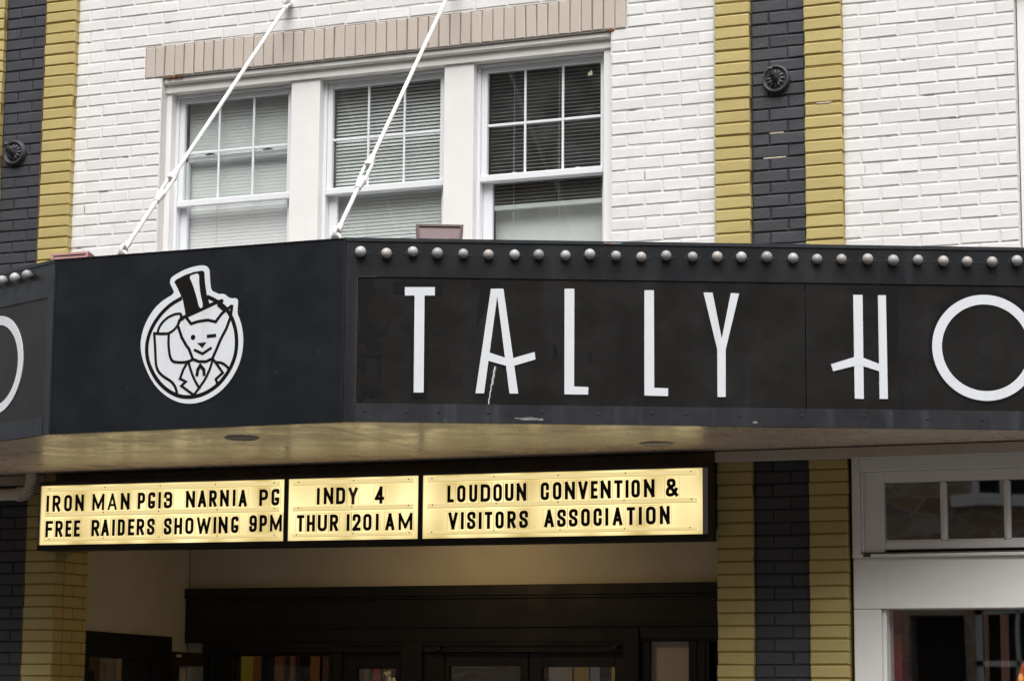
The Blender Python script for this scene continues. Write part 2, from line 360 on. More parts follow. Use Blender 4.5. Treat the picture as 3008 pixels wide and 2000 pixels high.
# --- middle white wall with the window opening
wall = empty('brick_wall', label='white painted brick wall around the three upstairs windows, between the two striped pilasters', cat='wall')
OX0, OX1, OZ1 = -3.332, -.447, 5.30
mb = MB()
md = .0040
mb.box(-3.955, OX0, md, .30, 2.95, 5.30); mb.box(OX1, .165, md, .30, 2.95, 5.30); mb.box(-3.955, .165, md, .30, 5.30, 7.5); mb.box(OX0, OX1, md, .30, 2.95, 3.86)
mb.build('mortar_bed', WM, wall)
B = Bricks(wall); P = .2058
for i in range(-32, 35):
    z = course_z(i); x = -3.952-(P/2 if i % 2 else 0)
    while x < .16:
        a, b = max(x, -3.952), min(x+P, .162)
        if z > 5.30 and z < 5.50:
            for (c, d) in ((a, min(b, -3.452)), (max(a, -.356), b)):
                if d-c > .04: B.add(c, d, z, 0, WB)
        elif z < 5.30 and z > 3.86:
            if b <= OX0+.02: B.add(a, min(b, OX0), z, 0, WB)
            elif a < OX0: B.add(a, OX0, z, 0, WB)
            if a >= OX1-.02: B.add(max(a, OX1), b, z, 0, WB)
            elif b > OX1 and a < OX1 and b-OX1 > .04: B.add(OX1, b, z, 0, WB)
        else: B.add(a, b, z, 0, WB)
        x += P
B.done()
# corner (return) bricks of the opening are the sides of the end bricks: stack of returns
mb = MB()
for i in range(0, 21):
    z = course_z(i)
    mb.box(OX0-.03, OX0-.0045, .006, .11, z-(CH-JT)/2, z+(CH-JT)/2, .003); mb.box(OX1+.0045, OX1+.03, .006, .11, z-(CH-JT)/2, z+(CH-JT)/2, .003)
mb.build('return_brick', WB, wall, kind='stuff')
# lintel of soldier bricks
lint = empty('window_lintel', label='long beige lintel of upright bricks above the three upstairs windows', cat='lintel')
bx('mortar_bed', LM, lint, -3.45, -.356, .0015, .10, 5.303, 5.4975)
n = 46; w = (3.45-.356)/n
for k in range(n):
    o = bpy.data.objects.new('brick', brick_mesh(w-.006, .19, LB)); COL.objects.link(o); o.parent = lint
    o.location = (-3.45+(k+.5)*w, -.004+random.uniform(-.0015, .0015), 5.399+random.uniform(-.0015, .0015)); o.rotation_euler = (0, random.uniform(-.008, .008), 0)
for (a, b) in ((-3.30, -3.272), (-3.255, -3.235), (-3.225, -3.195)):
    bx('rust_mark', RUST, lint, a, b, .0, .05, 5.2925, 5.3035, .002)
bx('rust_mark', RUST, lint, -.462, -.425, -.006, .03, 5.293, 5.3015, .002)

def cracks(par, x0, x1, z0, z1, n, skip=None):
    mb = MB(); k = 0
    while k < n:
        i = random.randint(int((5.30-z1)/CH), int((5.30-z0)/CH)); z = 5.30-i*CH; x = random.uniform(x0, x1)
        if skip and skip(x, z): continue
        k += 1
        if random.random() < .55:
            L_ = random.uniform(.01, .06); mb.box(x, x+L_, .0005, .02, z+.0022, z+.0042)
        else:
            j = round((x+3.952)/P*2)/2; xx = -3.952+j*P; mb.box(xx-.0012, xx+.0012, .0008, .02, z-CH+.012, z-.012)
    mb.build('joint_crack', mat('crack_dirt', (.26, .235, .21), .9, .1) if 'crack_dirt' not in bpy.data.materials else bpy.data.materials['crack_dirt'], par, kind='stuff')
cracks(wall, -3.9, .12, 3.9, 6.0, 26, lambda x, z: OX0-.12 < x < OX1+.1 and z < 5.55)
# --- right white wall
wall2 = empty('brick_wall', label='white painted brick wall right of the right striped pilaster, above the marquee', cat='wall')
mb = MB(); mb.box(.86, 1.79, md, .30, 2.95, 7.5); mb.build('mortar_bed', WM, wall2)
B = Bricks(wall2); P2 = (1.795-.864)/4.5
for i in range(-32, 35):
    z = course_z(i); xs = [.864]; x = .864+(P2/2 if i % 2 == 0 else P2)
    while x < 1.70: xs.append(x); x += P2
    xs.append(1.795)
    for a, b in zip(xs, xs[1:]): B.add(a, b, z, 0, WB)
B.done()
cracks(wall2, .9, 1.7, 3.9, 5.3, 12)
# wall that runs on to the left, outside the picture
wall3 = empty('brick_wall', label='white painted brick wall left of the left striped pilaster', cat='wall')
mb = MB(); mb.box(-7.6, -4.66, md, .30, 0, 7.5); mb.build('mortar_bed', WM, wall3)
B = Bricks(wall3)
for i in range(-32, 78):
    z = course_z(i); x = -7.6-(P/2 if i % 2 else 0)
    while x < -4.66: B.add(max(x, -7.6), min(x+P, -4.66), z, 0, WB); x += P
B.done()

# --- striped pilasters: ochre | charcoal | ochre
def pilaster(a0, a1, b1, c1, label, lowx=None):
    t = empty('brick_pilaster', label=label, cat='pilaster')
    mb = MB()
    mb.box(a0+.004, a1-.004, PROUD+.006, .30, 0, 7.5, mi=0); mb.box(a1-.003, b1+.003, DARKY+.006, .30, 0, 7.5, mi=1); mb.box(b1+.004, c1-.004, PROUD+.006, .30, 0, 7.5, mi=0)
    mb.build('mortar_bed', [YM, DM], t)
    B = Bricks(t)
    for i in range(-32, 79):
        z = course_z(i)
        q_ = lambda: random.uniform(-.0022, .0022)
        B.add(a0+q_(), a1+q_(), z, PROUD, YB, gap=.004); B.add(b1+q_(), c1+q_(), z, PROUD, YB, gap=.004)
        m_ = (a1 + (b1-a1)/3) if i % 2 == 0 else (a1 + (b1-a1)*2/3)
        B.add(a1, m_, z, DARKY, DB, gap=.007); B.add(m_, b1, z, DARKY, DB, gap=.007)
    B.done()
    return t
pilL = pilaster(-4.66, -4.452, -4.147, -3.930, 'left striped brick pilaster, ochre and charcoal, at the left edge of the picture')
pilR = pilaster(.170, .370, .672, .880, 'right striped brick pilaster, ochre and charcoal, between the white wall and the shop window')
# paint lines between the colours
for (px, y0, t) in ((-4.1495, -.050, pilL),):
    bx('paint_edge', RED, t, px-.001, px+.003, PROUD+.001, .02, 1.6, 7.4)
for (x0, x1, z, t, m_) in ((.505, .585, 5.30-13*CH+.001+.0675*3, pilR, EXPO), (.49, .56, 5.30-12*CH+.001, pilR, EXPO)):
    pass
for (x0, x1, i, y) in ((.470, .55, 10, DARKY), (.435, .56, 12, DARKY), (.74, .82, 8, PROUD)):
    z = 5.30-i*CH
    bx('mortar_chip', EXPO, pilR, x0, x1, y-.001, y+.02, z-.005, z+.0035, .002)

# --- iron rosettes with a hook on the charcoal stripes
def rosette(x, z, label):
    t = empty('wall_rosette', (x, DARKY, z), label, 'ornament', 'iron rosettes on the pilasters')
    m = MB(); m.lathe([(.078, 0), (.078, -.012), (.070, -.024), (.062, -.027), (.054, -.020), (.020, -.024), (.018, -.028)], (x, DARKY, z), (0, 1, 0), 32); m.build('plate', IRON, t, smooth=True)
    for k in range(12):
        a = 2*pi*k/12; m = MB(); c = Vector((x, DARKY-.024, z)); d = Vector((cos(a), 0, sin(a)))
        m.lathe([(.002, .014), (.008, .022), (.0105, .036), (.006, .048), (.001, .052)], c, d, 8); m.build('petal', IRON, t, smooth=True)
    m = MB(); pts = [(x, -.02, z-.006), (x, -.075, z-.002), (x-.002, -.10, z+.010), (x-.006, -.112, z+.030), (x-.01, -.105, z+.048)]
    rr = [.020, .019, .018, .016, .009]
    for k in range(4): m.tube(pts[k], pts[k+1], rr[k], 12, rr[k+1])
    m.build('hook', IRON, t, smooth=True)
    m = MB(); m.torus((x, DARKY-.028, z), (0, 1, 0), .068, .006, 32, 8); m.build('rim', IRON, t, smooth=True)
rosette(.5125, 4.918, 'black iron rosette with a short hook on the right pilaster, above the marquee letters')
rosette(-4.348, 4.912, 'black iron rosette with a short hook on the left pilaster, at the left picture edge')

# ---------------------------------------------------------------- windows of the upper floor
WY = .065
sur = empty('window_surround', label='cream painted wooden surround holding the three upstairs sash windows', cat='window frame')
for (a, b, nm) in ((OX0, -3.296, 'jamb'), (-2.483, -2.293, 'mullion'), (-1.491, -1.306, 'mullion'), (-.512, OX1, 'jamb')):
    bx(nm, WW, sur, a+.0005, b, WY, .30, 3.86, 5.2118, .002)
bx('head_board', CW, sur, OX0+.001, OX1-.001, WY-.015, .30, 5.2122, 5.262, .002)
bx('head_moulding', CW, sur, OX0+.001, OX1-.001, .020, .30, 5.2622, 5.298, .008)
m = MB(); m.box(OX0-.05, OX1+.05, -.06, .30, 3.80, 3.858, .004); m.build('sill', WW, sur)

def window(x0, x1, g0, g1, label, blind, raised=False, zt=5.212, grid=3, behind=None, zb=3.86):
    t = empty('sash_window', label=label, cat='window', group='white sash windows upstairs')
    F0 = .118
    m = MB(); m.box(x0, x0+.022, F0, .20, zb, zt-.002, .002); m.box(x1-.022, x1, F0, .20, zb, zt-.002, .002); m.box(x0+.022, x1-.022, F0, .20, zt-.020, zt-.002, .002); m.box(x0+.022, x1-.022, F0, .20, zb, zb+.03, .002)
    m.build('frame', VN, t)
    mr0, mr1 = 4.519, 4.558
    # upper sash (outer)
    ya, yb = .128, .158
    m = MB(); m.box(x0+.0225, g0, ya, yb, mr1, zt-.021, .003); m.box(g1, x1-.0225, ya, yb, mr1, zt-.021, .003); m.box(g0, g1, ya, yb, 5.161, zt-.021, .003)
    us = m.build('upper_sash', VN, t)
    m = MB(); m.box(x0+.0225, x1-.0225, ya-.012, yb, mr0, mr1, .004); m.build('meeting_rail', VN, t)
    mt = t
    for k in (1, 2):
        xm = g0+(g1-g0)*k/3; bx('muntin', VN, us, xm-.0065, xm+.0065, ya+.008, ya+.02, mr1, 5.161, .002)
    for k in range(3):
        a = g0+(g1-g0)*k/3; b = g0+(g1-g0)*(k+1)/3
        bx('muntin', VN, us, a+(.0067 if k else 0), b-(.0067 if k < 2 else 0), ya+.009, ya+.019, 4.843, 4.858, .002)
    for k in range(3):
        for (za, zb_) in ((mr1, 4.842), (4.859, 5.161)):
            a = g0+(g1-g0)*k/3+.007; b = g0+(g1-g0)*(k+1)/3-.007
            mm = MB(); mm.face([(a, ya+.014, za), (b, ya+.014, za), (b, ya+.014, zb_), (a, ya+.014, zb_)]); mm.build('pane', GLW, us)
    # lower sash (inner)
    yc, yd = .165, .195
    if raised:
        m = MB(); zr = 4.832
        m.box(g0-.012, g1+.012, yc, yd, zr-.032, zr+.005, .004); m.box(x0+.0225, g0+.012, yc, yd, 4.0, zr, .003); m.box(g1-.012, x1-.0225, yc, yd, 4.0, zr, .003); ls = m.build('lower_sash', VN, t)
        lz = zr+.006
    else:
        m = MB(); m.box(x0+.0225, g0+.022, yc, yd, zb+.03, mr1, .003); m.box(g1-.002, x1-.0225, yc, yd, zb+.03, mr1, .003); m.box(g0+.022, g1-.002, yc, yd, mr0, mr1+.002, .003); m.box(g0+.022, g1-.002, yc, yd, zb+.03, zb+.07, .003)
        ls = m.build('lower_sash', VN, t); lz = mr1+.003
        mm = MB(); mm.face([(g0+.022, yc+.012, zb+.07), (g1-.002, yc+.012, zb+.07), (g1-.002, yc+.012, mr0), (g0+.022, yc+.012, mr0)]); mm.build('pane', GLW, ls)
    for fx in (.22, .78):
        x = g0+(g1-g0)*fx; m = MB(); m.box(x-.032, x+.032, yc+.002, yc+.022, lz, lz+.008, .003); m.box(x-.012, x+.014, yc-.002, yc+.016, lz+.008, lz+.014, .002)
        m.build('sash_lock', VN if not raised else SOCK, ls)
    # blind
    bl = empty('venetian_blind', label=blind['label'], cat='blind', group='blinds behind the upstairs windows')
    z = 5.19; k = 0; yb_ = .214; pitch = .0212; sw = .0125
    bx('head_rail', SLAT, bl, g0-.012, g1+.012, yb_-.015, yb_+.015, 5.185, 5.21, .002)
    sm = {}
    def slat(tilt):
        key = round(tilt, 2)
        if key not in sm:
            a = radians(tilt); hw = (g1-g0)/2+.012; mm = MB()
            pr = [(-sw, 0), (0, .0018), (sw, 0)]
            P_ = [(-(u*cos(a))-w*sin(a), u*-1*sin(a)*-1*-1+w*cos(a)) for u, w in pr]
            P_ = [Vector((0, u*cos(a)-w*sin(a)*(.4 if tilt > 70 else 1), u*sin(a)+w*cos(a))) for u, w in pr]
            for q, r in ((0, 1), (1, 2)):
                mm.face([P_[q]+Vector((-hw, 0, 0)), P_[q]+Vector((hw, 0, 0)), P_[r]+Vector((hw, 0, 0)), P_[r]+Vector((-hw, 0, 0))])
            sm[key] = mm.mesh('slat', SLAT, True)
        return sm[key]
    z = 5.175
    while z > blind['end']:
        tl = blind['tilt'](z)
        o = bpy.data.objects.new('slat', slat(tl)); COL.objects.link(o); o.parent = bl
        o.location = ((g0+g1)/2, yb_, z); o.rotation_euler = (0, random.uniform(-.0015, .0015), 0); z -= pitch
    if blind.get('rail'):
        zr = blind['rail']; bx('bottom_rail', SLAT, bl, g0-.012, g1+.012, yb_-.012, yb_+.012, zr-.028, zr, .003)
    for fx in (.28, .97) if not blind.get('cords') else blind['cords']:
        x = g0+(g1-g0)*fx; m = MB(); m.tube((x, yb_-.014, blind.get('cend', 4.1)), (x, yb_-.014, 5.185), .0011, 5); m.build('cord', CORD, bl)
    # dark room behind
    bx_room(x0, x1)
    return t
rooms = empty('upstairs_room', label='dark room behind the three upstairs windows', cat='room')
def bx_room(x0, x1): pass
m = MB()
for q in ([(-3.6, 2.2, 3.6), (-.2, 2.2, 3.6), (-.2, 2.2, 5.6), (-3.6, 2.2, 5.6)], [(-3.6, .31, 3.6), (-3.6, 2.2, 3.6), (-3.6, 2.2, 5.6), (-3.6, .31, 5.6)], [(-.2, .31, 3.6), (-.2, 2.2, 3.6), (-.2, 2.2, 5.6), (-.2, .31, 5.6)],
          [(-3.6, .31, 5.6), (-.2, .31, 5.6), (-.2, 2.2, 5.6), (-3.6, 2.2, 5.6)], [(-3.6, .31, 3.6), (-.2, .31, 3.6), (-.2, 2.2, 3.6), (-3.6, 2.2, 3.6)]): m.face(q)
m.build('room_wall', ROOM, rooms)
window(-3.296, -2.483, -3.239, -2.537, 'left upstairs sash window with its inner sash pushed half way up', dict(label='closed white blind behind the left upstairs window', tilt=lambda z: 74 if z > 5.05 else 85, end=3.9), raised=True)
window(-2.293, -1.491, -2.239, -1.544, 'middle upstairs sash window behind the right tie rod', dict(label='half closed white blind behind the middle upstairs window', tilt=lambda z: (50+min(18, (5.18-z)*24)) if z > 4.53 else 78, end=3.9))
window(-1.306, -.512, -1.247, -.555, 'right upstairs sash window, the darkest of the three, with a scrap of paper', dict(label='open slatted white blind behind the right upstairs window', tilt=lambda z: 8, end=4.40, rail=4.395, cords=(.2, .6, .97)))
pz = empty('paper_scrap', (-.62, .139, 5.105), 'small torn scrap of pale paper stuck in the corner of the right upstairs window', 'paper')
m = MB(); m.prism([(-.015, -.016), (.014, -.014), (.011, .006), (.004, .017), (-.004, .005), (-.015, .0)], 0, .0008, (Vector((-.62, .139, 5.105)), Vector((1, 0, 0)), Vector((0, 0, 1)), Vector((0, -1, 0)))); m.build('paper', mat('yellowed_paper', (.62, .64, .48), .8), pz)
shd = empty('window_shade', label='white roller shade drawn across the bottom of the right upstairs window', cat='shade')
bx('cloth', mat('shade_cloth', (.7, .71, .70), .8, grain=.03), shd, -1.25, -.552, .275, .279, 3.9, 4.385)
bx('hem_bar', SLAT, shd, -1.25, -.552, .268, .285, 4.385, 4.402, .002)

# neighbouring window at the right picture edge
s2 = empty('window_surround', label='white wooden window casing at the right picture edge beside the right brick wall', cat='window frame')
bx('jamb', WW, s2, 1.7955, 1.87, .055, .30, 3.86, 5.30, .002); bx('jamb', WW, s2, 2.62, 2.69, .055, .30, 3.86, 5.30, .002); bx('head_board', WW, s2, 1.87, 2.62, .055, .30, 5.20, 5.30, .002)
m = MB(); m.box(1.79, 4.2, 0.01, .30, 5.3, 7.5); m.box(2.69, 4.2, .01, .30, 2.95, 5.3); m.box(1.79, 2.69, .01, .3, 2.95, 3.86)
m.build('wall_infill', WB, wall2)
mm = MB(); mm.face([(1.87, .14, 3.86), (2.62, .14, 3.86), (2.62, .14, 5.2), (1.87, .14, 5.2)]); mm.build('pane', GLW, s2)
bx('back_board', ROOM, s2, 1.80, 2.69, .29, .31, 3.86, 5.3)

# ---------------------------------------------------------------- marquee
D = {"letters":{"T":[[[0.2885,3.5726],[0.4341,3.5746],[0.4346,3.5332],[0.3846,3.5325],[0.3864,3.0586],[0.3382,3.058],[0.3361,3.5318],[0.2891,3.5311]]],"A":[[[0.7063,3.5707],[0.7465,3.5712],[0.7376,3.5335],[0.6782,3.0584],[0.6368,3.0579]],[[0.7272,3.571],[0.7673,3.5715],[0.8431,3.059],[0.8009,3.0584],[0.7376,3.5335]],[[0.7016,3.2571],[0.7995,3.2265],[0.9215,3.2631],[0.9256,3.2266],[0.8036,3.1885],[0.6958,3.2174]]],"L":[[[1.0648,3.5758],[1.1128,3.5765],[1.1132,3.0972],[1.1824,3.095],[1.1817,3.0586],[1.0665,3.0579]]],"L2":[[[1.4543,3.5735],[1.5008,3.5741],[1.5019,3.096],[1.5697,3.0937],[1.5689,3.0557],[1.4541,3.0574]]],"Y":[[[1.7431,3.5665],[1.7875,3.5671],[1.8314,3.3402],[1.877,3.5661],[1.9175,3.5643],[1.8502,3.2867],[1.8489,3.0554],[1.8094,3.0549],[1.809,3.2884]]],"H":[[[2.4771,3.5653],[2.5232,3.5659],[2.522,3.054],[2.4778,3.0549]],[[2.5985,3.5654],[2.6377,3.566],[2.6395,3.0554],[2.5991,3.0549]],[[2.3639,3.222],[2.4975,3.2645],[2.604,3.2252],[2.6034,3.1891],[2.5007,3.2208],[2.3734,3.1876]]],"O":[[[3.1216,3.3128],[2.8605,3.3093],[3.1274,3.5744],[3.1158,3.053],[2.9081,3.31],[3.1263,3.5263],[3.1168,3.1005]]]},"bulbs":[[0.0746,3.743],[0.1959,3.738],[0.3251,3.745],[0.4457,3.7417],[0.5725,3.7385],[0.6971,3.737],[0.8175,3.7404],[0.94,3.7405],[1.0657,3.7407],[1.1889,3.7425],[1.313,3.741],[1.4396,3.7361],[1.5586,3.7429],[1.6876,3.7397],[1.8105,3.7398],[1.9264,3.7398],[2.0552,3.7417],[2.1789,3.7384],[2.3003,3.7385],[2.421,3.7369],[2.5465,3.7388],[2.6698,3.7406],[2.7962,3.739],[2.9179,3.7391],[3.0385,3.7392],[3.1595,3.7392],[3.2803,3.7444]],"bulbL":[[-0.2058,3.7587],[-0.3282,3.7562],[-0.4526,3.7555]],"fox":{"sil":[[0.684,3.6519],[0.6864,3.667],[0.6975,3.6791],[0.7342,3.6971],[0.7795,3.7146],[0.8307,3.724],[0.8733,3.7264],[0.8964,3.7173],[0.9083,3.6989],[0.9102,3.676],[0.915,3.6303],[0.9229,3.5935],[0.943,3.5858],[0.9688,3.5727],[0.9857,3.5757],[1.0027,3.5697],[1.0172,3.5563],[1.04,3.5474],[1.0596,3.5498],[1.0728,3.5395],[1.0754,3.5254],[1.0714,3.4706],[1.085,3.4448],[1.1002,3.4041],[1.1096,3.3488],[1.1089,3.2941],[1.0982,3.24],[1.0757,3.1865],[1.0382,3.1311],[0.9865,3.0837],[0.9256,3.0516],[0.8642,3.0342],[0.8019,3.0328],[0.739,3.0468],[0.6809,3.0768],[0.6278,3.1192],[0.5856,3.1739],[0.5516,3.236],[0.5303,3.2977],[0.5246,3.3435],[0.5287,3.389],[0.5443,3.4389],[0.5714,3.4882],[0.6075,3.5319],[0.6525,3.5649],[0.7137,3.5918],[0.6995,3.6205],[0.6873,3.639]],"hat":[[0.71,3.6504],[0.721,3.6624],[0.7691,3.6823],[0.8202,3.6943],[0.8685,3.6989],[0.8802,3.6905],[0.8858,3.6371],[0.898,3.5733],[0.9085,3.5475],[0.9155,3.5235],[0.8606,3.4999],[0.7819,3.469],[0.7751,3.5022],[0.7618,3.5586],[0.7496,3.5795],[0.7312,3.6161]],"stripe":[[0.794,3.6741],[0.8206,3.6826],[0.8507,3.6863],[0.8522,3.6392],[0.8608,3.5831],[0.8812,3.5129],[0.8575,3.5076],[0.8415,3.564],[0.8165,3.6312]],"nose":[[0.8489,3.3347],[0.9038,3.3364],[0.8809,3.308]],"strokes":[[26,[[0.7558,3.5665],[0.6993,3.5419],[0.6488,3.5042],[0.61,3.4607],[0.58,3.4116],[0.5629,3.3568],[0.5612,3.3063],[0.5712,3.2552],[0.5991,3.1984],[0.6383,3.1464],[0.6855,3.1066],[0.7436,3.0766],[0.8009,3.0652],[0.863,3.0691],[0.9189,3.0866],[0.9742,3.119],[1.0177,3.1643],[1.0498,3.2125],[1.0695,3.2662],[1.0746,3.3207],[1.0691,3.3758],[1.0579,3.4163],[1.0369,3.4625],[1.0076,3.5017],[0.9672,3.5316],[0.9327,3.5512],[0.8983,3.5658]]],[24,[[0.7535,3.463],[0.855,3.4977],[0.9447,3.5304],[0.9867,3.5405]]],[20,[[0.7849,3.4653],[0.8127,3.4336],[0.8567,3.4433],[0.9077,3.447],[0.9521,3.4361],[0.9859,3.4753],[1.041,3.5123]]],[20,[[1.0426,3.5162],[1.037,3.4575],[1.0135,3.3987],[0.9814,3.3429],[0.963,3.3014],[0.9391,3.2526],[0.9028,3.2394],[0.8632,3.2413],[0.8287,3.2555],[0.8042,3.3093],[0.7895,3.3251],[0.7624,3.3667],[0.7375,3.4285],[0.7453,3.4534],[0.7678,3.4622]]],[20,[[0.9619,3.5218],[0.9966,3.4923]]],[22,[[0.9046,3.3654],[0.957,3.3677]]],[18,[[0.834,3.3028],[0.8829,3.2794],[0.9335,3.3079]]],[17,[[0.7556,3.4871],[0.724,3.4889],[0.6843,3.4769],[0.6506,3.4535],[0.6286,3.4243],[0.6225,3.3993]]],[17,[[0.7556,3.4871],[0.7535,3.463],[0.7375,3.4285],[0.7098,3.4023],[0.6871,3.3934]]],[18,[[0.5967,3.3971],[0.6412,3.3922],[0.6872,3.3908]]],[18,[[0.6024,3.3978],[0.6099,3.3342],[0.6158,3.2632],[0.6213,3.2226],[0.6425,3.1914],[0.6777,3.1672],[0.7127,3.1481],[0.7366,3.117],[0.7452,3.0816]]],[18,[[0.6872,3.3908],[0.6864,3.3303],[0.7023,3.2515],[0.7495,3.2417],[0.7951,3.242],[0.8288,3.253]]],[17,[[0.7969,3.2395],[0.7764,3.2053],[0.759,3.161],[0.7926,3.1445],[0.7677,3.1246],[0.8402,3.075]]],[17,[[0.8047,3.2416],[0.8192,3.1983],[0.8406,3.1524],[0.8732,3.1035]]],[17,[[0.9421,3.2475],[0.9267,3.1983],[0.9001,3.1472],[0.8402,3.075]]],[17,[[0.9419,3.2525],[1.0004,3.18],[0.962,3.1494],[0.9711,3.1266]]],[17,[[0.9594,3.2342],[0.9933,3.2301],[1.0219,3.2113],[1.0364,3.1932]]],[22,[[0.8542,3.1692],[0.8588,3.2015],[0.8723,3.2209],[0.8928,3.1999],[0.8966,3.1698]]]],"eye":[[0.8263,3.3644],[0.84,3.3637]],"dot":[[0.984,3.5387],[0.9936,3.5381]]},"foxscale":-0.5721,"board":[["I",-3.923,-3.9055,2.6776,2.7744],["R",-3.881,-3.8264,2.6778,2.7745],["O",-3.8006,-3.747,2.678,2.7747],["N",-3.7241,-3.6651,2.6782,2.7748],["M",-3.6065,-3.5258,2.6786,2.775],["A",-3.5019,-3.4402,2.6789,2.7752],["N",-3.4143,-3.3543,2.6791,2.7753],["P",-3.3,-3.2511,2.6794,2.7755],["G",-3.2309,-3.1836,2.6796,2.7756],["1",-3.1621,-3.1452,2.6798,2.7757],["3",-3.1244,-3.0694,2.68,2.7758],["N",-2.9792,-2.9193,2.6804,2.7761],["A",-2.8994,-2.845,2.6806,2.7762],["R",-2.8265,-2.777,2.6808,2.7763],["N",-2.7553,-2.6981,2.681,2.7764],["I",-2.6732,-2.6548,2.6812,2.7765],["A",-2.6344,-2.5808,2.6769,2.7721],["P",-2.5015,-2.4458,2.6781,2.7729],["G",-2.4238,-2.3735,2.6787,2.7734],["F",-3.9234,-3.8723,2.5284,2.6249],["R",-3.8556,-3.8046,2.5284,2.6248],["E",-3.7852,-3.7441,2.5284,2.6247],["E",-3.7268,-3.6852,2.5284,2.6247],["R",-3.6072,-3.5535,2.5284,2.6245],["A",-3.5405,-3.487,2.5284,2.6244],["I",-3.4679,-3.4474,2.5284,2.6244],["D",-3.429,-3.3813,2.5284,2.6243],["E",-3.3595,-3.3167,2.5284,2.6242],["R",-3.3018,-3.2511,2.5284,2.6241],["S",-3.2322,-3.1816,2.5284,2.6241],["S",-3.1198,-3.0689,2.5284,2.6239],["H",-3.0509,-2.9988,2.5284,2.6238],["O",-2.9788,-2.9243,2.5284,2.6237],["W",-2.9025,-2.8118,2.5284,2.6236],["I",-2.7941,-2.7756,2.5284,2.6235],["N",-2.7605,-2.7014,2.5284,2.6235],["G",-2.6792,-2.6314,2.5284,2.6234],["9",-2.5618,-2.5131,2.5318,2.6276],["P",-2.4969,-2.4483,2.5318,2.6269],["M",-2.429,-2.3536,2.5317,2.626],["I",-2.1353,-2.1175,2.6766,2.7705],["N",-2.0921,-2.0319,2.6779,2.7716],["D",-2.0149,-1.9581,2.676,2.7706],["Y",-1.9373,-1.8808,2.6724,2.7674],["4",-1.7734,-1.7168,2.6729,2.7685],["T",-2.2586,-2.2114,2.5274,2.6213],["H",-2.1955,-2.1439,2.527,2.6209],["U",-2.1268,-2.0685,2.5266,2.6205],["R",-2.0508,-1.999,2.5262,2.62],["1",-1.9481,-1.9261,2.5257,2.6195],["2",-1.9092,-1.8591,2.5254,2.6192],["0",-1.8435,-1.7917,2.525,2.6188],["1",-1.7669,-1.747,2.5247,2.6185],["A",-1.7067,-1.651,2.5242,2.618],["M",-1.6263,-1.542,2.5237,2.6175],["L",-1.3329,-1.2935,2.6689,2.7623],["O",-1.2741,-1.224,2.6684,2.7621],["U",-1.2021,-1.1537,2.6674,2.7634],["D",-1.1344,-1.0766,2.6674,2.7635],["O",-1.0593,-1.0075,2.6675,2.7635],["U",-0.9903,-0.9393,2.6675,2.7635],["N",-0.9221,-0.8651,2.6675,2.7635],["C",-0.7811,-0.7326,2.6676,2.7636],["O",-0.7106,-0.6605,2.6677,2.7636],["N",-0.6411,-0.5825,2.6677,2.7636],["V",-0.5638,-0.5092,2.6677,2.7636],["E",-0.4918,-0.4522,2.6678,2.7636],["N",-0.4362,-0.3776,2.6678,2.7637],["T",-0.3592,-0.3107,2.6678,2.7637],["I",-0.2948,-0.277,2.6679,2.7637],["O",-0.2617,-0.2129,2.6679,2.7637],["N",-0.191,-0.1309,2.6679,2.7637],["&",-0.0686,0.0007,2.668,2.7638],["V",-1.3249,-1.2692,2.5206,2.6147],["I",-1.2511,-1.2318,2.5203,2.6153],["S",-1.2132,-1.1627,2.52,2.616],["I",-1.1443,-1.1263,2.5191,2.6129],["T",-1.1084,-1.0635,2.5193,2.6132],["O",-1.045,-0.9953,2.5196,2.6137],["R",-0.9749,-0.9253,2.5198,2.6141],["S",-0.9051,-0.8538,2.5201,2.6145],["A",-0.7593,-0.7029,2.5208,2.6155],["S",-0.6847,-0.6342,2.5211,2.6159],["S",-0.6173,-0.5663,2.5213,2.6164],["O",-0.5471,-0.4963,2.5216,2.6168],["C",-0.4765,-0.4284,2.5219,2.6172],["I",-0.4099,-0.3903,2.5221,2.6176],["A",-0.3669,-0.3118,2.5224,2.618],["T",-0.2873,-0.2404,2.5227,2.6184],["I",-0.2203,-0.202,2.5229,2.6188],["O",-0.1795,-0.1244,2.5232,2.6191],["N",-0.102,-0.0466,2.5235,2.6196]]}
AL = radians(24.5); V3 = Vector
ZB, ZT = 2.910, 3.806
RF = (V3((-1.117, -1.9, 0)), V3((cos(AL), sin(AL), 0)), V3((0, 0, 1)), V3((sin(AL), -cos(AL), 0)))
NF = (V3((-2.78, -1.9, 0)), V3((1, 0, 0)), V3((0, 0, 1)), V3((0, -1, 0)))
LF = (V3((-2.78, -1.9, 0)), V3((cos(AL), -sin(AL), 0)), V3((0, 0, 1)), V3((-sin(AL), -cos(AL), 0)))
LEN = 1.9/sin(AL)-.10
mq = empty('marquee', label='black theatre marquee projecting over the entrance, with white letters and a fox emblem', cat='marquee')
def rect(fr, a0, a1, b0, b1, h0, h1, mb): mb.prism([(a0, b0), (a1, b0), (a1, b1), (a0, b1)], h0, h1, fr)
def pl(name, fr, a0, a1, b0, b1, h0, h1, m_, par=mq, **kw):
    b = MB(); rect(fr, a0, a1, b0, b1, h0, h1, b); return b.build(name, m_, par, **kw)
# nose
pl('nose_panel', NF, .012, 1.650, ZB, ZT, -.03, 0, NOSE)
pl('corner_strip', NF, 1.6505, 1.663, ZB+.001, ZT-.001, -.03, .0025, BLK); pl('corner_strip', NF, 0.0, .0115, ZB+.001, ZT-.001, -.03, .0025, BLK)
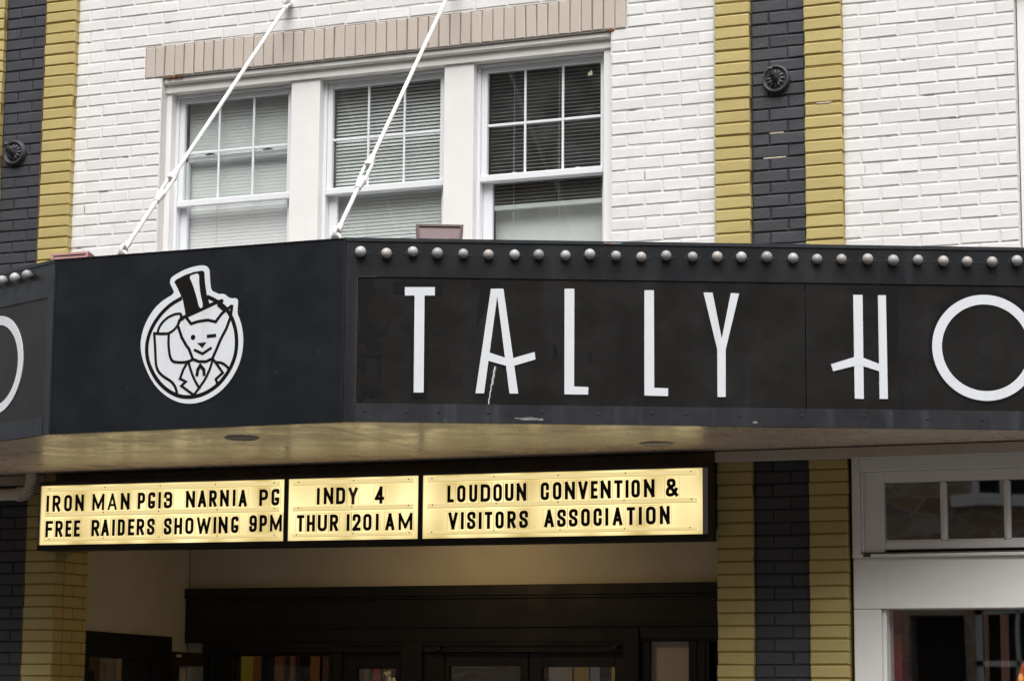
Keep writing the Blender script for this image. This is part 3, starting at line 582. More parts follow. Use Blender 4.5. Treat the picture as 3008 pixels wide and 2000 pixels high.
# right face: frame around recessed letter panels
bandR = pl('lamp_band', RF, .058, LEN, 3.622, 3.795, -.02, .0, BLK)
pl('corner_post', RF, .001, .0575, ZB, ZT, -.02, .001, BLK)
pl('cap_strip', RF, .0, LEN, 3.7955, 3.812, -.10, .006, mat('cap_paint', (.028, .034, .040), .35, .5, grain=.3, streak=.3, stcol=(.07, .09, .10)))
botR = pl('bottom_strip', RF, .058, LEN, ZB+.002, 3.003, -.02, .004, BLU)
panA = pl('letter_panel', RF, .060, 2.2395, 3.004, 3.6215, -.02, -.006, PNL)
panB = pl('letter_panel', RF, 2.2435, LEN, 3.004, 3.6215, -.02, -.006, PNL)
pl('panel_edge', RF, .0575, .0600, 3.004, 3.6215, -.008, .0015, mat('rusty_edge', (.10, .055, .035), .8, grain=.5, gscale=80))
pl('panel_edge', RF, .0600, .15, 3.6195, 3.6225, -.008, .002, bpy.data.materials['rusty_edge'])
# the right panel (seam at 2.24) is plainer: dull repaint over the left one beyond the T
# peeled spots
def blob(fr, c, rx, rz, h, m_, name='peeled_patch', n=14):
    b = MB(); pts = [(c[0]+cos(2*pi*k/n)*rx*random.uniform(.6, 1.15), c[1]+sin(2*pi*k/n)*rz*random.uniform(.5, 1.2)) for k in range(n)]
    b.prism(pts, h-.0004, h, fr); b.build(name, m_, mq)
blob(RF, (.90, 2.936), .055, .009, .0046, PEEL); blob(RF, (.955, 2.933), .012, .007, .0046, PEEL); blob(RF, (.85, 2.938), .03, .004, .0046, PEEL)
blob(RF, (1.99, 2.932), .012, .006, .0046, PEEL); blob(RF, (1.30, 3.803), .05, .007, .0066, mat('bare_tin', (.22, .25, .25), .5, grain=.5, gscale=40)); blob(RF, (1.278, 3.802), .012, .005, .007, RUST)
def ragged(cx, cz, a, b_, h, n=44):
    ph = [random.uniform(0, 6.28) for _ in range(6)]; pts = []
    for k in range(n):
        t = 2*pi*k/n; q = 1+.28*sin(2*t+ph[0])+.2*sin(3*t+ph[1])+.12*sin(5*t+ph[2])+.09*sin(9*t+ph[3])+.06*sin(14*t+ph[4])
        pts.append((min(max(cx+cos(t)*a*q, .0615), 2.23), min(max(cz+sin(t)*b_*q, 3.007), 3.618)))
    b = MB(); b.prism(pts, h-.0004, h, RF); b.build('paint_patch', STAIN, mq)
for k, (cx, cz, a, b_) in enumerate(((.085, 3.50, .020, .13), (.10, 3.57, .05, .03), (.115, 3.33, .045, .07), (.155, 3.345, .03, .018), (.19, 3.36, .02, .012), (.08, 3.20, .022, .05), (.13, 3.235, .045, .012), (.17, 3.17, .012, .05),
                           (.125, 3.07, .055, .020), (.15, 3.05, .035, .014), (.45, 3.345, .017, .011), (1.02, 3.27, .012, .03), (1.19, 3.24, .01, .025), (.09, 3.03, .02, .018))): ragged(cx, cz, a, b_, -.0050+.00003*k)
def strip_poly(pts, w, h0, h1, fr, mb, closed=False, ext=0.0):
    """ribbon of width w along a polyline with mitred joins"""
    P_ = [V3((a, b)) for a, b in pts]
    q = [P_[0]]
    for c in P_[1:]:
        if (c-q[-1]).length > 1e-5: q.append(c)
    P_ = q; n = len(P_)
    if ext and not closed:
        P_[0] = P_[0]+(P_[0]-P_[1]).normalized()*ext; P_[-1] = P_[-1]+(P_[-1]-P_[-2]).normalized()*ext
    L_, R_ = [], []
    for k in range(n):
        if closed: a, b = P_[(k-1) % n], P_[(k+1) % n]
        else: a, b = P_[max(k-1, 0)], P_[min(k+1, n-1)]
        d1 = (P_[k]-a).normalized() if (P_[k]-a).length > 1e-6 else None; d2 = (b-P_[k]).normalized() if (b-P_[k]).length > 1e-6 else None
        if d1 is None: d1 = d2
        if d2 is None: d2 = d1
        n1 = V3((-d1.y, d1.x)); n2 = V3((-d2.y, d2.x)); mn = n1+n2
        if mn.length < .3: mn = n1
        mn.normalize(); s = w/2/max(.45, mn.dot(n1)); L_.append(P_[k]+mn*s); R_.append(P_[k]-mn*s)
    rng = range(n) if closed else range(n-1)
    for k in rng:
        j = (k+1) % n
        mb.prism([(R_[k].x, R_[k].y), (R_[j].x, R_[j].y), (L_[j].x, L_[j].y), (L_[k].x, L_[k].y)], h0, h1, fr)
def ring_mesh(c, ro, ri, h0, h1, fr, mb, n=72):
    for k in range(n):
        a, b = 2*pi*k/n, 2*pi*(k+1)/n
        mb.prism([(c[0]+ri*cos(a), c[1]+ri*sin(a)), (c[0]+ro*cos(a), c[1]+ro*sin(a)), (c[0]+ro*cos(b), c[1]+ro*sin(b)), (c[0]+ri*cos(b), c[1]+ri*sin(b))], h0, h1, fr)
for ch, polys in D['letters'].items():
    b = MB()
    if ch == 'O': ring_mesh((3.122, 3.3135), .2612, .2135, -.0058, -.0015, RF, b)
    else:
        for k, q in enumerate(polys): b.prism(q, -.0058, -.0015+.0003*k, RF)
    b.build('letter', LETW, panB if ch in 'HO' else panA)
    # fresh black paint around some letters
    if ch in 'THAO':
        b = MB()
        if ch == 'T':
            b.prism([(.235, 3.60), (.475, 3.60), (.47, 3.545), (.41, 3.53), (.408, 3.10), (.395, 3.035), (.33, 3.03), (.325, 3.30), (.335, 3.50), (.30, 3.54), (.235, 3.545)], -.0045, -.0040, RF)
            b.build('paint_patch', STAIN, mq)
        elif ch == 'A':
            b.prism([(.655, 3.62), (.75, 3.62), (.752, 3.45), (.765, 3.35), (.72, 3.45), (.70, 3.56), (.675, 3.45), (.64, 3.40), (.65, 3.52)], -.0045, -.0041, RF); b.build('paint_patch', STAIN, mq)
        elif ch == 'H':
            b.prism([(2.445, 3.60), (2.70, 3.60), (2.70, 3.40), (2.69, 3.25), (2.60, 3.19), (2.62, 3.40), (2.60, 3.55), (2.50, 3.57)], -.0055, -.0050, RF); b.build('paint_patch', STAIN, mq)
        else: ring_mesh((3.122, 3.318), .279, .21, -.0057, -.0053, RF, b, 48); b.build('paint_patch', STAIN, mq)
b = MB(); zz = [(.728+.0016*math.sin(k*2.1)-.0018*k, 3.190-.0115*k) for k in range(17)]; strip_poly(zz, .004, -.0044, -.0036, RF, b); strip_poly([(x_+.006, z_) for x_, z_ in zz[:9]], .002, -.0044, -.0037, RF, b)
b.build('paint_run', LETW, mq)
# bulbs and their screws
BM = {}
def bulb_mesh(m_):
    if m_.name not in BM:
        pr = [(.010, -.014), (.013, -.006)]+[(.0265*sin(radians(t)), .018-.0265*cos(radians(t))) for t in (30, 50, 70, 90, 110, 130, 150, 165, 175)]
        b = MB(); b.lathe(pr, (0, 0, 0), (0, -1, 0), 20); BM[m_.name] = b.mesh('light_bulb', m_, True)
    return BM[m_.name]
hm = MB(); hm.lathe([(.0305, -.002), (.0305, .0012), (.027, .0012), (.025, -.001)], (0, 0, 0), (0, -1, 0), 18); hole = hm.mesh('bulb_hole', SOCK)
sc = MB(); sc.lathe([(.0045, 0), (.0045, .002), (.002, .0035)], (0, 0, 0), (0, -1, 0), 8); scm = sc.mesh('screw', SOCK)
def place(me, name, fr, a, b_, h, ang, jig=0.0, sz=1, par=None):
    o = bpy.data.objects.new(name, me); COL.objects.link(o); o.parent = par or mq
    o.location = fr[0]+fr[1]*a+V3((0, 0, b_))+fr[3]*h; o.rotation_euler = (random.uniform(-jig, jig), random.uniform(-jig, jig), ang+random.uniform(-jig, jig)); o.scale = (sz, sz, sz); return o
bl_ = D['bulbs']+[[D['bulbs'][-1][0]+.1215*k, 3.744] for k in range(1, 9)]
dirty = (1, 5, 11, 14, 19, 20, 23, 24, 25)
for k, (a, z) in enumerate(bl_):
    if a > LEN-.05: break
    place(bulb_mesh(BULB2 if k in dirty else BULB), 'light_bulb', RF, a+random.uniform(-.002, .002), z-.001, .002, AL, .2, sz=random.uniform(.93, 1.05), par=bandR)
    place(hole, 'bulb_hole', RF, a-.004, z-.003, .0002, AL, par=bandR)
    for s_ in (-1, 1): place(scm, 'screw', RF, a+s_*.037, z-.006, .0, AL, par=bandR)
bandL = pl('lamp_band', LF, -LEN, -.058, 3.622, 3.795, -.02, 0, BLK)
a0 = D['bulbL'][0][0]
for k in range(22):
    a = a0-.1222*k
    place(bulb_mesh(BULB), 'light_bulb', LF, a-.018, 3.757, .008, -AL, .08, par=bandL); place(hole, 'bulb_hole', LF, a, 3.752, .0002, -AL, par=bandL)
    for s_ in (-1, 1): place(scm, 'screw', LF, a+s_*.037, 3.748, .0, -AL, par=bandL)
for a in (.105, .305, .46, .70, .96, 1.23, 1.49, 1.655, 1.915, 2.22, 2.52, 2.83, 3.10, 3.36, 3.66, 3.95): place(scm, 'screw', RF, a, 2.966+random.uniform(-.006, .006), .004, AL, 0, 1.2, par=botR)
for k in range(30): place(scm, 'screw', RF, .12+k*.147, 2.921, .004, AL, 0, .8, par=botR)
for (a, z) in ((.03, 3.45), (.045, 3.30), (.03, 3.12), (.045, 2.99)): place(scm, 'screw', RF, a, z, .001, AL, 0, .8)
# left face
pl('corner_post', LF, -.0575, -.001, ZB, ZT, -.02, .001, BLK)
pl('cap_strip', LF, -LEN, .0, 3.7955, 3.812, -.10, .006, BLK); pl('bottom_strip', LF, -LEN, -.058, ZB+.002, 3.003, -.02, .004, BLU)
panL = pl('letter_panel', LF, -LEN, -.059, 3.004, 3.6215, -.02, -.006, PNL)
b = MB(); ring_mesh((-.5402, 3.3175), .2612, .2135, -.0058, -.0015, LF, b); b.build('letter', LETW, panL)
for (ch, off) in (('H', -1.0),):
    b = MB()
    for k, q in enumerate(D['letters'][ch]): b.prism([(x_-3.122-.5402, z_) for x_, z_ in q], -.0058, -.0015+.0003*k, LF)
    b.build('letter', LETW, panL)
for ch in 'YTA':
    b = MB()
    for k, q in enumerate(D['letters'][ch]): b.prism([(x_-3.122-.5402, z_) for x_, z_ in q], -.0058, -.0015+.0003*k, LF)
    b.build('letter', LETW, panL)
for ch in ('L', 'L2'):
    b = MB(); b.prism([(x_-3.122-.5402, z_) for x_, z_ in D['letters'][ch][0]], -.0058, -.0015, LF); b.build('letter', LETW, panL)
# cap over the nose, roof and soffit
pl('cap_strip', NF, -.0, 1.663, 3.8065, 3.812, -.10, .004, BLK)
e = 1.9/math.tan(AL)
out = [(-2.78, -1.895), (-1.117, -1.895), (-1.117+e-.1, -.045), (-2.78-e+.1, -.045)]
TOPF = (V3((0, 0, 0)), V3((1, 0, 0)), V3((0, 1, 0)), V3((0, 0, 1)))
b = MB(); b.prism(out, 3.74, 3.77, TOPF); b.build('roof_deck', ROOF, mq)
# soffit boards: joints run along the nose and obliquely
def clip(pts, f):
    r = []
    for k in range(len(pts)):
        p, q = pts[k], pts[(k+1) % len(pts)]; a, c = f(p), f(q)
        if a >= 0: r.append(p)
        if (a >= 0) != (c >= 0): t = a/(a-c); r.append((p[0]+(q[0]-p[0])*t, p[1]+(q[1]-p[1])*t))
    return r
inn = [(-2.775, -1.88), (-1.122, -1.88), (-1.122+e-.14, -.047), (-2.775-e+.14, -.047)]
cuts = [-7.2, -4.95, -2.51, -1.29, 1.13, 3.3]
for k in range(5):
    x0, x1 = cuts[k], cuts[k+1]
    for (y0, y1) in ((-1.9, -1.16), (-1.16, 0)):
        q = clip(inn, lambda p: p[0]-x0-.0025); q = clip(q, lambda p: x1-.0025-p[0]) if q else q
        q = clip(q, lambda p: p[1]-y0-.0025) if q else q; q = clip(q, lambda p: y1-.0025-p[1]) if q else q
        if len(q) > 2:
            b = MB(); b.prism(q, 2.914+.0006*(k % 2), 2.926, TOPF); b.build('soffit_board', SOF, mq)
b = MB(); b.prism(inn, 2.9275, 2.94, TOPF); b.build('soffit_backing', BRN, mq)
for (x, y) in ((-1.923, -1.435), (-.006, -.505)):
    b = MB(); b.lathe([(.090, 0), (.090, -.004), (.078, -.009), (.070, -.004), (.012, -.002)], (x, y, 2.9135), (0, 0, 1), 32); b.build('recessed_light_cover', SOFG, mq, smooth=True)

# ---------------------------------------------------------------- fox emblem on the nose
fx = D['fox']; k_ = D['foxscale']/1000*-1
em = empty('fox_emblem', (-2.78+.5, -1.9, 3.35), 'white round emblem of a winking fox tipping a top hat, on the marquee', 'emblem')
def smooth_poly(pts, closed=True, it=2):
    for _ in range(it):
        r = []; n = len(pts)
        for k in range(n if closed else n-1):
            p, q = pts[k], pts[(k+1) % n]; r += [(p[0]*.75+q[0]*.25, p[1]*.75+q[1]*.25), (p[0]*.25+q[0]*.75, p[1]*.25+q[1]*.75)]
        if not closed: r = [pts[0]]+r[1:-1]+[pts[-1]]
        pts = r
    return pts
b = MB(); b.prism(smooth_poly(fx['sil']), .001, .004, NF); b.build('white_plate', LETW, em)
b = MB(); b.prism(fx['hat'], .004, .0046, NF); b.build('hat', GLY, em)
b = MB(); b.prism(smooth_poly(fx['stripe'], it=1), .0046, .0052, NF); b.build('hat_stripe', LETW, em)
b = MB(); b.prism(fx['nose'], .004, .0046, NF); b.build('nose', GLY, em)
SM = {0: 3, 2: 0, 3: 0}
for j, (w, pts) in enumerate(fx['strokes']):
    if j == 0: q = smooth_poly(pts, False, 2)
    elif j in (7, 8, 10, 11, 13, 14, 16): q = smooth_poly(pts, False, 2)
    elif j in (2, 3): q = smooth_poly(pts, False, 1) if False else pts
    else: q = pts
    b = MB(); strip_poly(q, w*k_*1.32, .004, .0048+.00006*j, NF, b); b.build('outline', GLY, em)
c, r = fx['eye'][0], (fx['eye'][1][0]-fx['eye'][0][0])
b = MB(); b.prism([(c[0]+r*cos(2*pi*k/20)*.95, c[1]+r*sin(2*pi*k/20)) for k in range(20)], .004, .0047, NF); b.build('eye', GLY, em)
c, r = fx['dot'][0], (fx['dot'][1][0]-fx['dot'][0][0])
b = MB(); b.prism([(c[0]+r*cos(2*pi*k/16), c[1]+r*sin(2*pi*k/16)) for k in range(16)], .004, .0062, NF); b.build('hat_brim_end', GLY, em)

# ---------------------------------------------------------------- tie rods
def rod(p, q, tpos, label):
    t = empty('tie_rod', tuple(p), label, 'tie rod', 'tie rods holding up the marquee')
    p, q = V3(p), V3(q); d = (q-p).normalized(); L_ = (q-p).length; side = d.cross(V3((0, 0, 1))).normalized(); up = side.cross(d)
    c = p+d*(L_*tpos); h = .135
    m = MB(); m.tube(p+d*.07, c-d*(h-.03), .0113, 12); m.build('upper_rod', RODM, t, smooth=True)
    m = MB(); m.tube(c+d*(h-.03), q-d*.03, .0113, 12); m.build('lower_rod', RODM, t, smooth=True)
    m = MB()
    for s_ in (-1, 1): m.tube(c-d*(h-.055)+side*.018*s_, c+d*(h-.055)+side*.018*s_, .0085, 10)
    for s_ in (-1, 1):
        m.tube(c+d*s_*(h-.055), c+d*s_*(h-.015), .026, 14, .019); m.tube(c+d*s_*(h-.015), c+d*s_*(h+.015), .019, 14, .016)
        m.tube(c+d*s_*(h-.075), c+d*s_*(h-.055), .021, 14, .026)
    m.build('turnbuckle', RODM, t, smooth=True)
    m = MB(); m.torus(q-d*.005, side, .027, .0105, 20, 8); m.tube(q-d*.075, q-d*.025, .017, 12, .013); m.build('eye_end', RODM, t, smooth=True)
    m = MB(); m.torus(q+V3((0, 0, -.022))+d*.01, (0, 1, .2), .026, .010, 20, 8); m.build('deck_shackle', RODM, t, smooth=True)
    m = MB(); m.tube(p+d*.085, p+d*.06, .016, 12); 
    for s_ in (-1, 1): m.tube(p+d*.065, p+d*.025+side*.022*s_, .009, 8); m.tube(p+d*.025+side*.022*s_, p-d*.002+side*.018*s_, .009, 8)
    m.tube(p+side*.03+V3((0, -.03, 0)), p-side*.03+V3((0, -.03, 0)), .007, 8); m.build('wall_clevis', RODM, t, smooth=True)
    m = MB(); m.tube(p+V3((0, .02, 0)), p+V3((0, -.05, .0)), .014, 10); m.build('wall_bolt', RODM, t, smooth=True)
rod((-2.468, -.02, 5.672), (-2.416, -1.837, 3.842), .765, 'left white steel tie rod with turnbuckle, from the brick wall to the marquee corner')
rod((-1.385, -.02, 5.700), (-1.190, -1.862, 3.842), .788, 'right white steel tie rod with turnbuckle, crossing the middle upstairs window')

# ---------------------------------------------------------------- floodlights on the marquee roof
def flood(c, ang, w, h, label, lens, house):
    t = empty('floodlight', c, label, 'floodlight', 'floodlights on the marquee roof')
    Rz = Matrix.Rotation(ang, 4, 'Z') @ Matrix.Rotation(radians(-14), 4, 'X'); T = Matrix.Translation(V3(c))
    def put(mb, name, m_):
        o = mb.build(name, m_, t); o.matrix_parent_inverse = Matrix.Identity(4); o.location = (0, 0, 0); o.rotation_euler = Rz.to_euler(); return o
    m = MB(); fr_ = (V3((0, 0, 0)), V3((1, 0, 0)), V3((0, 0, 1)), V3((0, -1, 0)))
    m.prism([(-w*.46, -.0), (w*.46, 0), (w*.5, h), (-w*.5, h)], -.09, 0, fr_); put(m, 'housing', house)
    m = MB(); tt = .014
    for q in ([(-w*.46, 0), (-w*.46+tt, 0), (-w*.5+tt, h), (-w*.5, h)], [(w*.46-tt, 0), (w*.46, 0), (w*.5, h), (w*.5-tt, h)], [(-w*.5+tt, h-tt*.8), (w*.5-tt, h-tt*.8), (w*.5-tt, h), (-w*.5+tt, h)]): m.prism(q, 0, .010, fr_)
    put(m, 'rim', house)
    m = MB(); m.prism([(-w*.46+tt, 0), (w*.46-tt, 0), (w*.5-tt, h-tt*.8), (-w*.5+tt, h-tt*.8)], 0, .003, fr_); put(m, 'lens', lens)
    for s_ in (-1, 1):
        m = MB(); m.prism([(s_*w*.20, .002), (s_*w*.44, .002), (s_*w*.445, .034), (s_*w*.20, .034)], .003, .006, fr_); put(m, 'lens_clip', house)
        m = MB(); m.prism([(s_*w*.47, -.06), (s_*w*.50, -.06), (s_*w*.53, .045), (s_*w*.49, .045)], -.05, -.02, fr_); put(m, 'bracket', ALU)
flood((-.755, -1.60, 3.806), AL*1.0, .235, .108, 'brown floodlight with a pink lens on the marquee roof below the middle window', FLG, FLB)
flood((-2.77, -1.79, 3.795), 0.02, .225, .073, 'salmon coloured floodlight on the marquee roof at the left corner of the blank nose', FLG2, FLG2)

# ---------------------------------------------------------------- letter board under the marquee
SL = -.0040
TL = lambda x: SL*(x+1.9)
board = empty('letter_board', label='long backlit yellow letter board listing films, in a black cabinet under the marquee', cat='sign')
YS = -.17
def sheared(name, m_, x0, x1, y0, y1, z0, z1, par=board, bev=0):
    b = MB(); b.box(x0, x1, y0, y1, z0, z1, bev); b.v = [(x, y, z+TL(x)) for x, y, z in b.v]; return b.build(name, m_, par)
X0, X1 = -3.978, .170; Z0, Z1 = 2.443, 2.845; LZ0, LZ1 = 2.4765, 2.8235; LX0, LX1 = -3.963, .134
sheared('cabinet_back', BOX, X0, X1, -.09, -.047, Z0, Z1)
sheared('frame_top', BOX, X0, X1, YS-.006, -.0905, LZ1+.001, Z1); sheared('frame_bottom', BOX, X0, X1, YS-.006, -.0905, Z0, LZ0-.001)
sheared('frame_end', BOX, LX1+.03, X1, YS-.001, -.0905, LZ0-.0005, LZ1+.0005); sheared('frame_end', BOX, X0, LX0-.009, YS-.001, -.0905, LZ0-.0005, LZ1+.0005)
sheared('edge_trim', ALU, LX1+.001, LX1+.0295, YS-.004, -.10, LZ0-.0004, LZ1+.0004); sheared('edge_trim', ALU, LX0-.0085, LX0-.001, YS-.004, -.10, LZ0-.0004, LZ1+.0004)
divs = [(-2.344, -2.316), (-1.510, -1.4815)]
segs = [(LX0, divs[0][0]), (divs[0][1], divs[1][0]), (divs[1][1], LX1)]
for (a, b_) in segs: sheared('lit_panel', EMB, a, b_, YS+.002, -.10, LZ0, LZ1)
for (a, b_) in divs: sheared('divider', BOX, a+.0005, b_-.0005, YS-.005, -.10, LZ0-.0005, LZ1+.0005)
for (a, b_) in segs:
    for (z0, z1) in ((2.788, 2.813), (2.643, 2.668), (2.497, 2.514)):
        sheared('letter_track', EMR, a+.028, b_-.028, YS-.003, YS+.0015, z0, z1)
    sheared('track_line', EMT, a+.028, b_-.028, YS-.0042, YS-.0031, 2.6415, 2.6445); sheared('track_line', EMT, a+.028, b_-.028, YS-.0042, YS-.0031, 2.496, 2.4985); sheared('track_line', EMT, a+.028, b_-.028, YS-.0042, YS-.0031, 2.7865, 2.789)
    n = max(2, round((b_-a)/.42))
    for k in range(n+1):
        x = a+.06+(b_-a-.12)*k/n
        for z in (2.806, 2.660, 2.511):
            b = MB(); b.lathe([(.004, 0), (.003, .003)], (x+random.uniform(-.01, .01), YS-.003, z+TL(x)), (0, -1, 0), 7); b.build('screw', SCR, board)
BF = (V3((0, YS-.004, 0)), V3((1, 0, 0)), V3((0, 0, 1)), V3((0, -1, 0)))
r_ = True
G = {
 'I': (0, [[(.5, 0), (.5, 1)]]), '1': (0, [[(.5, 0), (.5, 1)]]),
 'N': (0, [[(0, 0), (0, 1)], [(1, 0), (1, 1)], [(0, 1), (1, 0)]]),
 'M': (0, [[(0, 0), (0, 1)], [(1, 0), (1, 1)], [(0, 1), (.5, .12)], [(1, 1), (.5, .12)]]),
 'W': (0, [[(0, 1), (.24, 0)], [(.24, 0), (.5, .9)], [(.5, .9), (.76, 0)], [(.76, 0), (1, 1)]]),
 'A': (0, [[(0, 0), (.5, 1)], [(.5, 1), (1, 0)], [(.2, .27), (.8, .27)]]),
 'V': (0, [[(0, 1), (.5, 0)], [(.5, 0), (1, 1)]]),
 'Y': (0, [[(0, 1), (.5, .42)], [(1, 1), (.5, .42)], [(.5, .42), (.5, 0)]]),
 'R': (0, [[(0, 0), (0, 1)], [(0, 1), (1, 1, r_), (1, .47, r_), (0, .47)], [(.5, .47), (1, 0)]]),
 'P': (0, [[(0, 0), (0, 1)], [(0, 1), (1, 1, r_), (1, .42, r_), (0, .42)]]),
 'D': (0, [[(0, 0), (0, 1)], [(0, 1), (1, 1, r_), (1, 0, r_), (0, 0)]]),
 'O': (1, [[(0, 0, r_), (1, 0, r_), (1, 1, r_), (0, 1, r_)]]), '0': (1, [[(0, 0, r_), (1, 0, r_), (1, 1, r_), (0, 1, r_)]]),
 'G': (0, [[(1, .86), (1, 1, r_), (0, 1, r_), (0, 0, r_), (1, 0, r_), (1, .36)], [(1, .36), (.66, .36)]]),
 'C': (0, [[(1, .68), (1, 1, r_), (0, 1, r_), (0, 0, r_), (1, 0, r_), (1, .32)]]),
 'S': (0, [[(1, .74), (1, 1, r_), (0, 1, r_), (0, .58, r_), (1, .42, r_), (1, 0, r_), (0, 0, r_), (0, .26)]]),
 '3': (0, [[(0, .76), (0, 1, r_), (1, 1, r_), (1, .53, r_), (.4, .53)], [(.4, .53), (1, .53, r_), (1, 0, r_), (0, 0, r_), (0, .25)]]),
 '9': (0, [[(1, .45), (0, .45, r_), (0, 1, r_), (1, 1, r_), (1, 0, r_), (0, 0, r_), (0, .22)]]),
 '2': (0, [[(0, .74), (0, 1, r_), (1, 1, r_), (1, .6), (0, 0)], [(0, 0), (1, 0)]]),
 '4': (0, [[(.72, 0), (.72, 1)], [(.72, 1), (0, .26)], [(0, .26), (1, .26)]]),
 'E': (0, [[(0, 0), (0, 1)], [(0, 1), (1, 1)], [(0, .5), (.85, .5)], [(0, 0), (1, 0)]]),
 'F': (0, [[(0, 0), (0, 1)], [(0, 1), (1, 1)], [(0, .5), (.85, .5)]]),
 'H': (0, [[(0, 0), (0, 1)], [(1, 0), (1, 1)], [(0, .48), (1, .48)]]),
 'L': (0, [[(0, 0), (0, 1)], [(0, 0), (1, 0)]]),
 'T': (0, [[(.5, 0), (.5, 1)], [(0, 1), (1, 1)]]),
 'U': (0, [[(0, 1), (0, 0, r_), (1, 0, r_), (1, 1)]]),
 '&': (0, [[(1, 0), (.12, .72), (.12, 1, r_), (.72, 1, r_), (.72, .68), (0, .38, r_), (0, 0, r_), (.62, 0, r_), (.95, .38)]]),
}
def fillet(pts, r, closed):
    P_ = [V3((p[0], p[1])) for p in pts]; n = len(P_); out_ = []
    for k in range(n):
        if len(pts[k]) > 2 and (closed or 0 < k < n-1):
            a, b_ = P_[(k-1) % n], P_[(k+1) % n]; d1 = (a-P_[k]); d2 = (b_-P_[k]); t = min(r, d1.length*.5, d2.length*.5)
            s_, e_ = P_[k]+d1.normalized()*t, P_[k]+d2.normalized()*t
            for j in range(6):
                u = j/5; out_.append(tuple((s_*(1-u)**2+P_[k]*2*u*(1-u)+e_*u*u)))
        else: out_.append((P_[k].x, P_[k].y))
    return out_
WORDS = D['board']
for idx, (ch, x0, x1, z0, z1) in enumerate(WORDS):
    t = .0180 if ch not in 'MW' else .0155
    z0 = z0; h = z1-z0; w = x1-x0
    if idx in (5, 1, 17, 18): t = .0135 if idx == 5 else t
    closed, sts = G[ch]; b = MB()
    for k, st in enumerate(sts):
        q = [((x0+t/2+p[0]*(w-t)) if w > t*1.3 else (x0+x1)/2, z0+t/2+p[1]*(h-t), *p[2:]) for p in st]
        q = fillet(q, .021, bool(closed)); ww = min(t, w) if ch in 'I1' else t
        strip_poly(q, ww, .0, .0018+.0003*k, BF, b, bool(closed), 0 if closed else t/2*.98)
    # clear tile the letter is printed on: its edges show as thin lines
    nv = len(b.f)
    mg = .008; ta, tb, tc, td = x0-mg, x1+mg, z0-.008, z1+.008; e_ = .0015
    for q in ([(ta, tc), (ta+e_, tc), (ta+e_, td), (ta, td)], [(tb-e_, tc), (tb, tc), (tb, td), (tb-e_, td)], [(ta+e_, td-e_), (tb-e_, td-e_), (tb-e_, td), (ta+e_, td)]):
        b.prism(q, -.001, .0006, BF, 1)
    fade = ch == 'Y' 
    b.build('letter', [GLYF if fade else GLY, EMT], board, **({'label': 'faded grey letter'} if fade else {}))

# ---------------------------------------------------------------- trim between soffit and wall
tb = empty('trim_board', label='narrow painted board where the marquee soffit meets the wall, above the letter board and right pilaster', cat='trim')
bx('board', TRIM, tb, .172, 3.6, -.075, -.048, 2.852, 2.9085, .003)
bx('dark_board', BRN, tb, -3.93, .1715, -.075, -.048, 2.846, 2.905, .003)
bx('board', TRIM, tb, -7.0, -4.02, -.075, -.048, 2.852, 2.9085, .003)
bx('backing', BRN, tb, -3.95, .165, -.046, .29, 2.52, 2.945)

# drain pipe with elbow
pp = empty('drain_pipe', label='cream drain pipe with an elbow under the soffit, left of the letter board', cat='pipe')
m = MB(); m.tube((-4.058, -.14, 2.93), (-4.058, -.14, 2.850), .036, 16); m.build('down_pipe', PVC, pp, smooth=True)
m = MB(); c = V3((-4.118, -.14, 2.850)); prev = None
for k in range(9):
    a = radians(90*k/8); p = c+V3((cos(a)*.060, 0, -sin(a)*.060))
    if prev: m.tube(prev, p, .0395, 16)
    prev = p
m.build('elbow', PVC, pp, smooth=True)
m = MB(); m.tube((-4.115, -.14, 2.790), (-5.4, -.14, 2.790), .035, 16); m.build('cross_pipe', PVC, pp, smooth=True)
m = MB(); m.tube((-4.118, -.14, 2.790), (-4.15, -.14, 2.790), .043, 16); m.build('coupling', PVC, pp, smooth=True)

# ---------------------------------------------------------------- recessed entrance
VS = empty('side_wall', label='cream plastered side wall of the recessed entrance, on the left', cat='wall')
dv = V3((-4.18+3.974, 1.95-.32, 0)).normalized(); sfr = (V3((-3.974, .32, 0)), dv, V3((0, 0, 1)), V3((dv.y, -dv.x, 0)))
def sp(name, m_, a0, a1, b0, b1, h0, h1, par, **kw):
    b = MB(); b.prism([(a0, b0), (a1, b0), (a1, b1), (a0, b1)], h0, h1, sfr); return b.build(name, m_, par, **kw)
sp('plaster', PLAS, 0, 1.32, 2.001, 2.86, -.08, 0, VS); sp('plaster', PLAS, 1.32, 1.643, 1.907, 2.86, -.08, 0, VS); sp('plaster', PLAS, 1.482, 1.643, 0, 1.815, -.08, .0, VS)
# brick return of the left pilaster
rt = empty('brick_return', label='ochre painted brick side of the left pilaster facing into the entrance', cat='wall')
bx('mortar_bed', YM, rt, -3.99, -3.938, -.04, .318, 0, 2.9)
for i in range(33, 79):
    z = course_z(i); cuts_ = ([-.04, .055, .16, .318] if i % 2 else [-.04, .055, .265, .318])
    for a, c in zip(cuts_, cuts_[1:]):
        b = MB(); b.box(-3.99, -3.9305, a+.004, c-.004, z-(CH-JT)/2, z+(CH-JT)/2, .003)
        o = b.build('brick', YB, rt)
rt2 = empty('brick_return', label='ochre painted brick side of the right pilaster facing into the entrance', cat='wall'); bx('mortar_bed', YM, rt2, .171, .21, 0, .5, 0, 2.9)
